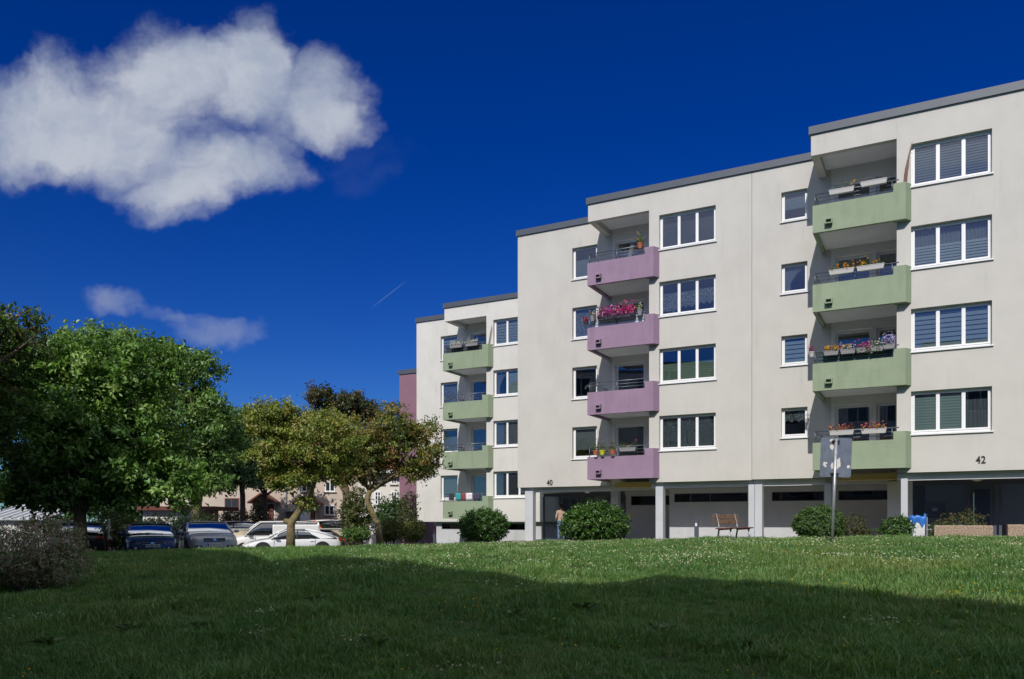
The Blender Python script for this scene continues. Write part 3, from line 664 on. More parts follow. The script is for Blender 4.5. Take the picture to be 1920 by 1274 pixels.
def tree(name, label, base, trunk_pts, radii, blobs, nclus, per, crad, leaf, aspect, cols, wts=None, bm=bark, cat='tree', group=None, shell=.45, nlimb=14, droop=.35, mat=None, fold=.25, extra=None, lumps=10):
    e = empty(name, base, 0, label, cat, group); B = Vector(base)
    m = MB(); tp = [Vector(p)-B for p in trunk_pts]; m.tube(tp, radii, 11)
    top = tp[-1]; bs = sorted(blobs, key=lambda b: -b[3]*b[5])
    for i in range(nlimb):
        b = bs[i % len(bs)]; ph = random.random()*6.28; rr = random.uniform(.25, .8)
        tgt = Vector((b[0]+b[3]*rr*math.cos(ph), b[1]+b[4]*rr*math.sin(ph), b[2]+b[5]*random.uniform(-.35, .6)))-B
        st = tp[random.choice([-1, -1, -2])] if len(tp) > 2 else top
        pts = limb(m, st, tgt, radii[-1]*random.uniform(.45, .8), .012)
        for j in (3, 4, 5):
            q = pts[j]+Vector((random.uniform(-1, 1)*b[3], random.uniform(-1, 1)*b[4], random.uniform(-.2, .8)*b[5]))*.4; limb(m, pts[j], q, .025, .008, n=3, nseg=5)
    if extra: extra(m, B)
    m.build('trunk', bm, e, smooth=True)
    pos, d, g, fc = crown_leaves(blobs, nclus, per, crad, shell, droop, lumps); n = len(pos)
    c = palette(n, cols, wts, .16, g)*1.45; c *= (1+rng.normal(0, .15, n))[:, None].clip(.5, 1.6)
    leaf_obj('crown', pos, d, leaf*rng.uniform(.7, 1.25, n), aspect, c, mat or leaf_m, e, base, fold, face=fc)
    return e
def bush(name, label, base, blobs, n, leaf, aspect, cols, wts=None, cat='bush', group=None, mat=None, per=9, crad=.07, shell=.72, droop=0., stems=7, fold=.25):
    e = empty(name, base, 0, label, cat, group); B = Vector(base); m = MB()
    for i in range(stems):
        b = blobs[i % len(blobs)]; ph = 6.28*i/stems
        limb(m, (.12*math.cos(ph), .12*math.sin(ph), -.02), Vector((b[0]+b[3]*.6*math.cos(ph), b[1]+b[4]*.6*math.sin(ph), b[2]+b[5]*random.uniform(0, .55)))-B, .025, .008, n=4, nseg=6)
    m.build('stems', bark, e, smooth=True)
    pos, d, g, fc = crown_leaves(blobs, n//per, per, crad, shell, droop); k = pos[:, 2] > base[2]+.01; pos, d, g, fc = pos[k], d[k], g[k], fc[k]
    c = palette(len(pos), cols, wts, .18)
    leaf_obj('foliage', pos, d, leaf*rng.uniform(.7, 1.25, len(pos)), aspect, c, mat or leaf_m, e, base, fold, face=fc)
    return e
G1 = [(.07, .14, .028), (.09, .17, .036), (.052, .11, .023), (.14, .22, .055)]
GD = [(.045, .095, .028), (.06, .12, .035), (.03, .07, .022)]
GB = [(.095, .115, .025), (.125, .14, .035), (.145, .10, .035), (.065, .095, .022), (.16, .15, .04)]

# ---- lawn grass, clover and buttercups
def grass():
    clumps = bpy.data.collections.new('grass_clumps')
    gm = bpy.data.materials.new('grass_blade'); gm.use_nodes = True; k = NT(gm.node_tree); b = gm.node_tree.nodes['Principled BSDF']
    oi = k.new('ShaderNodeObjectInfo'); ge = k.new('ShaderNodeNewGeometry'); nz = k.noise(ge.outputs['Position'], .55, 4, .6); nz2 = k.noise(ge.outputs['Position'], 4.5, 3, .6)
    c = k.mix(k.step(nz.outputs[0], .35, .68), (.115, .225, .062, 1), (.185, .31, .085, 1))
    c = k.mix(k.step(nz2.outputs[0], .35, .7, 0, .6), c, (.09, .20, .062, 1))
    c = k.mix(k.step(k.noise(ge.outputs['Position'], .23, 3, .6).outputs[0], .52, .7, 0, .45), c, (.25, .27, .09, 1))
    c = k.mix(k.step(oi.outputs['Random'], .8, 1., 0, .6), c, (.27, .26, .13, 1))
    k.l.new(c, b.inputs['Base Color']); b.inputs['Roughness'].default_value = .42; b.inputs['Specular IOR Level'].default_value = .35
    tr = k.new('ShaderNodeBsdfTranslucent'); k.l.new(k.mix(1, c, (1.4, 1.5, .7, 1), 'MULTIPLY'), tr.inputs[0]); mx = k.new('ShaderNodeMixShader'); mx.inputs[0].default_value = .35
    k.l.new(b.outputs[0], mx.inputs[1]); k.l.new(tr.outputs[0], mx.inputs[2]); k.l.new(mx.outputs[0], gm.node_tree.nodes['Material Output'].inputs[0])
    for ci in range(7):
        m = MB(); nb_ = 34
        for _ in range(nb_):
            a = random.random()*6.28; r = random.random()**.5*.11; x, y = r*math.cos(a), r*math.sin(a)
            h = random.uniform(.035, .095)*(1.25 if ci > 4 else 1); wd = random.uniform(.0035, .0065); la = random.random()*6.28; ln = random.uniform(.2, 1.1)*h
            dx, dy = math.cos(la)*ln, math.sin(la)*ln; px_, py_ = -math.sin(la)*wd, math.cos(la)*wd
            i = len(m.v); m.v += [(x-px_, y-py_, -.01), (x+px_, y+py_, -.01), (x+dx*.4+px_*.8, y+dy*.4+py_*.8, h*.65), (x+dx*.4-px_*.8, y+dy*.4-py_*.8, h*.65), (x+dx, y+dy, h)]
            m.f += [(i, i+1, i+2, i+3), (i+3, i+2, i+4)]; m.m += [0, 0]
        o = m.build('grass_clump', gm, smooth=True); C.objects.unlink(o); clumps.objects.link(o)
    P = []
    def fill(y0, y1, dens):
        wdt = .68*y1+1.5; n = int((y1-y0)*2*wdt*dens); X = rng.uniform(-wdt, wdt, n); Y = rng.uniform(y0, y1, n); k_ = np.abs(X) < .66*Y+1.2; P.append(np.stack([X[k_], Y[k_]], 1))
    fill(5.2, 9, 190); fill(9, 14, 120); fill(14, 20, 75); fill(20, 27, 50); fill(27, 40, 30)
    P = np.concatenate(P); u = P[:, 0]*CA-P[:, 1]*SA; w = P[:, 0]*SA+P[:, 1]*CA
    lim = np.where(u > -4.6, 28.3, np.where(u > -13.6, 31.0, np.where(u > -18.2, 33.0, 40.0))); zz = lawn_z(P[:, 0], P[:, 1])
    kp = (w < lim) & ((zz > park_z(P[:, 1])+.05) | (P[:, 1] < 28)); P, zz = P[kp], zz[kp]; n = len(P)
    me = bpy.data.meshes.new('grass'); me.vertices.add(n); me.vertices.foreach_set('co', np.concatenate([P, zz[:, None]], 1).astype(np.float32).ravel())
    tuft = np.sin(P[:, 0]*1.3+np.sin(P[:, 1]*.8)*2)*np.cos(P[:, 1]*1.1+np.sin(P[:, 0]*.6)*1.5)
    sc = (1.0+.35*tuft+.25*np.sin(P[:, 0]*3.7+P[:, 1]*1.1)*np.cos(P[:, 1]*2.9-P[:, 0]*.7))*rng.uniform(.65, 1.35, n)*np.interp(P[:, 1], [6, 16, 28], [1., .95, .8])
    a = me.attributes.new('scl', 'FLOAT', 'POINT'); a.data.foreach_set('value', sc.astype(np.float32))
    a = me.attributes.new('rot', 'FLOAT_VECTOR', 'POINT'); rr = np.stack([rng.normal(0, .12, n), rng.normal(0, .12, n), rng.uniform(0, 6.28, n)], 1); a.data.foreach_set('vector', rr.astype(np.float32).ravel())
    o = bpy.data.objects.new('grass', me); C.objects.link(o); tag(o, 'green grass of the wide lawn before the apartment blocks', 'grass', kind='stuff')
    ng = bpy.data.node_groups.new('grass_scatter', 'GeometryNodeTree')
    ng.interface.new_socket('Geometry', in_out='INPUT', socket_type='NodeSocketGeometry'); ng.interface.new_socket('Geometry', in_out='OUTPUT', socket_type='NodeSocketGeometry')
    N = ng.nodes; gi = N.new('NodeGroupInput'); go = N.new('NodeGroupOutput'); ip = N.new('GeometryNodeInstanceOnPoints'); ci = N.new('GeometryNodeCollectionInfo')
    ci.inputs[0].default_value = clumps; ci.inputs['Separate Children'].default_value = True; ci.inputs['Reset Children'].default_value = True; ip.inputs['Pick Instance'].default_value = True
    def attr(nm, ty): q = N.new('GeometryNodeInputNamedAttribute'); q.data_type = ty; q.inputs[0].default_value = nm; return q.outputs[0]
    l = ng.links; l.new(gi.outputs[0], ip.inputs['Points']); l.new(ci.outputs[0], ip.inputs['Instance']); l.new(attr('rot', 'FLOAT_VECTOR'), ip.inputs['Rotation']); l.new(attr('scl', 'FLOAT'), ip.inputs['Scale'])
    rv = N.new('FunctionNodeRandomValue'); rv.data_type = 'INT'; rv.inputs['Min'].default_value = 0; rv.inputs['Max'].default_value = 6
    l.new(rv.outputs[2], ip.inputs['Instance Index']); l.new(ip.outputs[0], go.inputs[0])
    md = o.modifiers.new('scatter', 'NODES'); md.node_group = ng
grass()
def heads(name, label, cat, P, hgt, size, cols, k=7):
    n = len(P); z = lawn_z(P[:, 0], P[:, 1])+hgt; ctr = np.repeat(np.stack([P[:, 0], P[:, 1], z], 1), k, 0); d = rng.normal(size=(n*k, 3)); d[:, 2] = np.abs(d[:, 2])+.3; d /= np.linalg.norm(d, axis=1, keepdims=True)
    s = np.repeat(size, k); o = leaf_obj(name, ctr+d*s[:, None]*.45, d, s, .75, palette(n*k, cols, None, .1), petal_m, fold=.1); return tag(o, label, cat, kind='stuff')
def scatter(n, y0, y1, fx=None):
    Y = rng.uniform(y0, y1, n); X = rng.uniform(-.64, .64, n)*Y; return np.stack([X, Y], 1)
def patchy(P, s, thr):
    v = np.sin(P[:, 0]*s+1.3*np.sin(P[:, 1]*s*.7))*np.cos(P[:, 1]*s*1.2+np.sin(P[:, 0]*s*.5+2)); return P[v > thr]
P = np.concatenate([patchy(scatter(9500, 14, 28), 1.1, -.3), patchy(scatter(1500, 12, 16), 1.6, .2)]); P = P[(P[:, 0] > -3+rng.normal(0, 1.5, len(P)))]
def spot(x, y, n, rx, ry):
    Yy = next(v for v in np.arange(5, 40, .05) if EYE+(Y0-y)*v/F <= lawn_z((x-960)/F*v, v)); return np.stack([(x-960)/F*Yy+rng.normal(0, rx, n), Yy+rng.normal(0, ry, n)], 1)
P2 = np.concatenate([spot(300, 1142, 30, .12, .25), spot(540, 1152, 34, .2, .2), spot(490, 1199, 26, .12, .12), spot(665, 1211, 32, .14, .12), spot(1660, 1178, 26, .16, .15), spot(60, 1165, 24, .3, .25), spot(860, 1262, 22, .2, .12), spot(450, 1062, 40, .5, .8), spot(230, 1062, 30, .6, .5)])
P = np.concatenate([P, P2]); P = P[[on_lawn(a, b) for a, b in P]]
heads('clover_flowers', 'tiny white clover flowers scattered through the lawn', 'flowers', P, rng.uniform(.05, .10, len(P)), rng.uniform(.013, .025, len(P)), [(.80, .78, .70), (.74, .70, .55), (.82, .82, .80)], 6)
P = np.concatenate([patchy(scatter(650, 6.5, 20), .8, .15), spot(1500, 1105, 40, .6, .7), spot(1800, 1125, 40, .6, .5), spot(1470, 1040, 60, .6, .8), spot(900, 1143, 16, .3, .3), spot(560, 1205, 12, .4, .3)])
heads('buttercup_flowers', 'small yellow buttercups scattered through the lawn', 'flowers', P, rng.uniform(.05, .11, len(P)), rng.uniform(.013, .022, len(P)), [(.85, .55, .02), (.80, .62, .05)], 6)
ctr, dr = [], []
for (x, y) in ((1390, 1222), (250, 1187), (375, 1185), (90, 1215), (590, 1133), (960, 1163), (1090, 1150), (1235, 1190), (1440, 1245), (700, 1215)):
    c = spot(x, y, 1, 0, 0)[0]; z = float(lawn_z(c[0], c[1]))
    for i in range(14):
        a = random.random()*6.28; rr = random.uniform(.05, .16); ctr.append((c[0]+rr*math.cos(a), c[1]+rr*math.sin(a), z+.05+random.random()*.06)); dr.append((math.cos(a), math.sin(a), random.uniform(.1, .7)))
o = leaf_obj('broad_weeds', np.array(ctr), np.array(dr), rng.uniform(.11, .19, len(ctr)), .38, palette(len(ctr), [(.10, .17, .05), (.08, .14, .045)]), leaf_m); tag(o, 'broad leaved weeds growing low in the shaded lawn', 'weeds', kind='stuff')

# ---- trees
def tz(X, Y): return float(lawn_z(X, Y))
D = 27.; b0 = at(152, 1005, D); b0.z = tz(b0.x, D)-.05
tree('broadleaf_tree', 'large spreading green tree at the left with forked trunk over the flowering shrub', b0, [b0, at(150, 960, D), at(142, 930, D), at(148, 890, D)], [.24, .19, .16, .13],
     [pxblob(40, 800, D, 150, 130, 2.6), pxblob(150, 740, D, 140, 105, 2.4), pxblob(230, 830, D, 130, 110, 2.4), pxblob(120, 860, D, 150, 85, 2.3), pxblob(250, 720, D, 100, 80, 2), pxblob(-70, 760, D, 120, 140, 2.4), pxblob(60, 690, D, 110, 70, 2.0), pxblob(300, 900, D, 70, 60, 1.6), pxblob(230, 920, D, 80, 40, 1.6), pxblob(60, 930, D, 90, 32, 1.6)],
     1750, 36, .36, .20, .48, G1, None, extra=lambda m, B: m.tube([Vector(p)-B for p in (at(150, 970, D), at(165, 940, D), at(172, 900, D))], [.15, .13, .10], 9), nlimb=20)
D = 43.; b0 = at(368, 1015, D); b0.z = park_z(D)
tree('broadleaf_tree', 'tall green tree behind the parked cars, crown right of the large spreading tree', b0, [b0, at(368, 960, D), at(370, 930, D), at(365, 890, D)], [.34, .28, .26, .20],
     [pxblob(230, 700, D, 110, 75, 3.2), pxblob(310, 730, D, 95, 80, 3), pxblob(340, 820, D, 100, 90, 3), pxblob(250, 800, D, 110, 100, 3), pxblob(370, 890, D, 75, 45, 2.4), pxblob(400, 800, D, 55, 75, 2.2), pxblob(180, 670, D, 80, 50, 2.4), pxblob(360, 690, D, 45, 40, 1.6)],
     1500, 36, .44, .25, .46, [(.072, .138, .034), (.09, .162, .044), (.056, .11, .03), (.125, .2, .06)], None, nlimb=18)
D = 22.5; b0 = at(-140, 1010, D); b0.z = tz(b0.x, D)-.05
tree('broadleaf_tree', 'dark tree cut off by the left edge of the picture', b0, [b0, at(-140, 900, D), at(-130, 820, D)], [.22, .18, .14],
     [pxblob(-20, 620, D, 75, 55, 1.2), pxblob(-60, 700, D, 120, 110, 1.6), pxblob(-120, 800, D, 130, 120, 1.8), pxblob(40, 650, D, 40, 26, .6)], 520, 26, .24, .15, .46, [(.05, .09, .022), (.06, .10, .025), (.10, .085, .03)], [.5, .35, .15], nlimb=9)
D = 52.; b0 = at(455, 1000, D); b0.z = -1.3
tree('broadleaf_tree', 'pale green tree standing far back beyond the tall green tree', b0, [b0, at(455, 930, D), at(450, 880, D)], [.2, .17, .14],
     [pxblob(442, 795, D, 50, 60, 2.4), pxblob(465, 850, D, 45, 65, 2.4), pxblob(425, 860, D, 52, 55, 2.4), pxblob(480, 880, D, 30, 35, 1.6)], 700, 24, .42, .27, .5, [(.085, .15, .07), (.07, .13, .055), (.10, .17, .085)], None, nlimb=8)
D = 54.; b0 = at(500, 1000, D); b0.z = -1.3
tree('broadleaf_tree', 'dark rounded tree behind the yellowish small tree, left of the houses', b0, [b0, at(497, 930, D), at(498, 880, D)], [.17, .14, .12], [pxblob(500, 850, D, 48, 60, 2.2), pxblob(478, 875, D, 42, 48, 2.0), pxblob(522, 875, D, 32, 35, 1.6)], 560, 24, .45, .3, .5, GD, None, nlimb=6)
D = 27.; b0 = at(545, 1026, D); b0.z = tz(b0.x, D)-.06
T1 = [b0, at(545, 1000, D), at(546, 980, D), at(560, 960, D), at(578, 935, D), at(588, 905, D), at(589, 870, D)]
def ex1(m, B):
    m.tube([Vector(p)-B for p in (at(546, 980, D), at(538, 978, D), at(532, 977, D))], [.11, .10, .07], 9)
    m.tube([Vector(p)-B for p in (at(588, 905, D), at(560, 880, D), at(530, 850, D), at(515, 810, D))], [.10, .08, .05, .02], 8); m.tube([Vector(p)-B for p in (at(588, 890, D), at(620, 860, D), at(640, 820, D))], [.10, .07, .03], 8)
tree('hawthorn_tree', 'small crooked tree with yellow green leaves and leaning trunk before the white car', b0, T1, [.165, .14, .135, .115, .105, .10, .085],
     [pxblob(530, 790, D, 62, 42, 1.1), pxblob(590, 800, D, 70, 55, 1.2), pxblob(545, 850, D, 75, 50, 1.3), pxblob(610, 860, D, 60, 45, 1.2), pxblob(500, 800, D, 36, 30, .8), pxblob(640, 810, D, 40, 50, 1.), pxblob(580, 940, D, 26, 18, .5), pxblob(545, 900, D, 50, 22, .9), pxblob(515, 865, D, 38, 34, .9), pxblob(615, 890, D, 36, 22, .8)],
     1050, 26, .19, .105, .55, [(.13, .165, .033), (.165, .195, .04), (.095, .13, .026), (.19, .175, .05)], None, bm=barkm, extra=ex1, nlimb=12)
D = 32.; b0 = at(713, 1016, D); b0.z = tz(b0.x, D)-.06
T2 = [b0, at(709, 985, D), at(697, 960, D), at(688, 940, D), at(693, 922, D), at(708, 912, D)]
def ex2(m, B):
    m.tube([Vector(p)-B for p in (at(705, 914, D), at(725, 903, D), at(745, 893, D), at(775, 885, D), at(800, 870, D))], [.085, .07, .06, .04, .015], 8)
    m.tube([Vector(p)-B for p in (at(697, 918, D), at(678, 905, D), at(672, 885, D), at(672, 850, D), at(660, 820, D))], [.09, .08, .07, .055, .025], 8)
    m.tube([Vector(p)-B for p in (at(712, 910, D), at(704, 900, D), at(702, 880, D), at(715, 840, D))], [.08, .06, .05, .02], 8); m.tube([Vector(p)-B for p in (at(735, 898, D), at(742, 880, D), at(750, 840, D))], [.07, .05, .02], 7)
tree('hawthorn_tree', 'small crooked tree with brownish leaves reaching over the block corner', b0, T2, [.16, .13, .115, .105, .105, .10],
     [pxblob(680, 830, D, 60, 50, 1.4), pxblob(740, 810, D, 60, 48, 1.4), pxblob(770, 850, D, 55, 42, 1.3), pxblob(700, 870, D, 70, 26, 1.3), pxblob(795, 800, D, 28, 26, .8), pxblob(640, 860, D, 45, 40, 1.2), pxblob(800, 870, D, 26, 26, .8), pxblob(730, 775, D, 35, 22, .8), pxblob(780, 885, D, 34, 20, .8), pxblob(655, 890, D, 40, 20, .9)],
     1050, 24, .21, .115, .55, GB, None, bm=barkm, extra=ex2, nlimb=10, shell=.5)
for i in range(1):
    D = 48.; b0 = at(655, 1005, D); b0.z = -1.2
    tree('broadleaf_tree', 'dark copper leaved tree rising behind the two small crooked trees', b0, [b0, at(650, 930, D), at(635, 860, D)], [.3, .24, .18], [pxblob(600, 745, D, 30, 30, 1.4), pxblob(650, 770, D, 50, 40, 1.8), pxblob(610, 790, D, 50, 40, 1.8), pxblob(690, 780, D, 28, 28, 1.2), pxblob(640, 840, D, 70, 50, 2.2)], 760, 22, .30, .19, .5, [(.045, .055, .022), (.06, .06, .025), (.035, .05, .02), (.08, .06, .03)], None, nlimb=12, shell=.35)

for x_, y_, rx_, ry_, DD, lab in ((60, 900, 80, 80, 84, 'dark far tree glimpsed under the large spreading tree at the left edge'), (215, 905, 75, 75, 80, 'dark far tree glimpsed behind the marker post'), (320, 880, 60, 60, 88, 'dark far tree glimpsed over the garage roof'), (262, 935, 60, 45, 92, 'dark far tree glimpsed above the dark blue car')):
    b0 = at(x_, 1000, DD); b0.z = -1.5
    tree('broadleaf_tree', lab, b0, [b0, at(x_, 950, DD), at(x_, 900, DD)], [.4, .3, .2], [pxblob(x_, y_, DD, rx_, ry_, 3.5), pxblob(x_-rx_*.5, y_+30, DD, rx_*.7, ry_*.7, 3), pxblob(x_+rx_*.5, y_+35, DD, rx_*.7, ry_*.7, 3)], 520, 22, .6, .38, .55, GD, None, nlimb=6)
# ---- bushes
def gb(x, y, D): b = at(x, y, D); b.z = tz(b.x, b.y)-.03; return b
b0 = gb(1115, 1014, 30.0); D = 30.0
bush('laurel_bush', 'large rounded glossy laurel bush before the entrance of block 40', b0, [pxblob(1112, 982, D, 58, 38, 1.1), pxblob(1090, 990, D, 40, 34, .8), pxblob(1140, 985, D, 40, 34, .9), pxblob(1115, 975, D, 45, 34, .9)], 12000, .115, .42, [(.045, .115, .02), (.07, .15, .025), (.03, .08, .016), (.12, .20, .04)], [.4, .3, .2, .1], mat=leaf_gl, per=7, crad=.10)
b0 = gb(906, 1012, 37.0); D = 37.0
bush('laurel_bush', 'dark rounded glossy bush at the plinth of the lower block', b0, [pxblob(906, 985, D, 44, 31, 1.0), pxblob(890, 990, D, 28, 26, .8), pxblob(925, 988, D, 28, 28, .8)], 10000, .12, .42, [(.05, .12, .025), (.07, .15, .03), (.035, .085, .02)], mat=leaf_gl, per=7, crad=.10)
b0 = gb(1535, 1016, 25.5); D = 25.5
bush('box_bush', 'clipped spherical green box bush behind the sign pole', b0, [pxblob(1534, 984, D, 44, 34, .75)], 19000, .055, .6, [(.085, .16, .045), (.10, .185, .05), (.065, .125, .035)], shell=.8, per=9, crad=.05)
b0 = gb(1603, 1016, 25.7); D = 25.7
bush('shrub', 'small reddish green shrub right of the spherical bush', b0, [pxblob(1600, 990, D, 24, 25, .45), pxblob(1615, 1000, D, 18, 14, .35)], 4000, .06, .4, [(.08, .10, .035), (.12, .09, .045), (.06, .09, .03)], per=8, crad=.06)
b0 = gb(1683, 1016, 26.0); D = 26.0
bush('laurel_bush', 'low dark green bush left of the white litter bin', b0, [pxblob(1683, 992, D, 29, 24, .6), pxblob(1700, 995, D, 22, 22, .5)], 5200, .085, .45, [(.06, .13, .03), (.085, .165, .035), (.04, .09, .024)], mat=leaf_gl, per=7, crad=.08)
b0 = gb(1752, 1016, 26.6); D = 26.6
bush('shrub', 'low dark shrub between litter bin and concrete planter', b0, [pxblob(1750, 1000, D, 16, 16, .4)], 900, .07, .45, [(.04, .085, .022), (.06, .11, .03)], per=7, crad=.07)
b0 = gb(60, 1108, 13.2); D = 13.2
bush('flowering_shrub', 'broad purplish shrub with faded flowers on the shaded lawn at the left edge', b0, [pxblob(60, 1040, D, 95, 56, .75), pxblob(10, 1042, D, 90, 62, .8), pxblob(110, 1055, D, 62, 42, .6), pxblob(-60, 1040, D, 80, 60, .8), pxblob(90, 1008, D, 62, 34, .5)],
     21000, .055, .36, [(.24, .31, .17), (.40, .24, .23), (.25, .15, .12), (.36, .40, .28), (.17, .26, .11)], [.27, .23, .13, .17, .2], per=9, crad=.07, shell=.55, stems=16)
fx = at(60, 1045, D)
fo = bpy.data.objects['flowering_shrub']
pts = np.concatenate([np.array([(at(x, y, D-.35-.2*random.random()))]) for x, y in [(random.gauss(60, 60), random.gauss(1012, 18)) for _ in range(60)]]); pts = np.repeat(pts, 9, 0)+rng.normal(0, .02, (540, 3))
leaf_obj('flowers', pts, rng.normal(size=(540, 3)), rng.uniform(.02, .035, 540), .8, palette(540, [(.55, .42, .5), (.6, .55, .6), (.4, .2, .28)]), petal_m, fo, tuple(fo.location))
def hbush(label, x, y0_, y1_, rx, D, n, cols, leaf=.12, zb=None, name='shrub', cat='bush', asp=.48, depth=1.2, shell=.6):
    b = at(x, y1_, D); b.z = zb if zb is not None else tz(b.x, D)-.05; cy = (y0_+y1_)/2; ry = (y1_-y0_)/2
    return bush(name, label, b, [pxblob(x, cy, D, rx, ry, depth), pxblob(x-rx*.35, cy+ry*.2, D, rx*.65, ry*.75, depth*.8), pxblob(x+rx*.35, cy+ry*.15, D, rx*.65, ry*.75, depth*.8)], n, leaf, asp, cols, per=8, crad=leaf*1.1, shell=shell)
pz = park_z
hbush('tall leafy shrub between the two small crooked trees', 668, 915, 1006, 30, 40, 3600, [(.075, .095, .022), (.05, .085, .02), (.10, .10, .03)], .15)
hbush('bright green shrub below the tall leafy shrub, beside the orange car', 668, 988, 1014, 24, 37, 1500, G1, .14)
hbush('dense green shrub against the purple end wall', 735, 925, 1000, 30, 44, 3000, GD+[(.06, .12, .03)], .16)
hbush('thin brownish shrub against the corner of the lower block', 765, 915, 1008, 20, 42, 1500, [(.09, .085, .045), (.07, .09, .03)], .13, shell=.35)
hbush('low yellow green hedge bush right of the brownish crooked tree', 733, 975, 1015, 26, 36, 2200, [(.10, .11, .025), (.075, .10, .02)], .12)
hbush('low yellow green hedge bush at the corner of the lower block', 775, 972, 1015, 20, 38, 1800, [(.11, .12, .025), (.08, .11, .02)], .12)
hbush('sunlit leafy shrub left of the dark blue car', 218, 945, 1035, 26, 33, 3200, [(.09, .13, .035), (.11, .14, .05), (.055, .09, .025)], .13, pz(33))
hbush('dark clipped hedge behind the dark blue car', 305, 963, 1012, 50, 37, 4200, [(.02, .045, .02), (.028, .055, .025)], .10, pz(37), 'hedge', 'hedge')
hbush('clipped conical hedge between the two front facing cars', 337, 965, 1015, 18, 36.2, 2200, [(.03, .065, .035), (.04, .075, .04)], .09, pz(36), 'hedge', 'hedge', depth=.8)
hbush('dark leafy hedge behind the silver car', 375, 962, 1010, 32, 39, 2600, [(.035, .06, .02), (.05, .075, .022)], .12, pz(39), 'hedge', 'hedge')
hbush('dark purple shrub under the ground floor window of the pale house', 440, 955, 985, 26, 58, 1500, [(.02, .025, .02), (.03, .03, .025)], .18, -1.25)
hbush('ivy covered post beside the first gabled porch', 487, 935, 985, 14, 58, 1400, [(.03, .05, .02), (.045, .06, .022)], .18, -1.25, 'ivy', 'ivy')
hbush('yellow green shrub behind the dark red car at the left', 95, 965, 1005, 40, 34, 1600, [(.16, .18, .03), (.10, .13, .03)], .12, pz(34))
hbush('small round green bush at the foot of the second porch', 590, 978, 992, 10, 56, 400, G1, .16, -1.25)
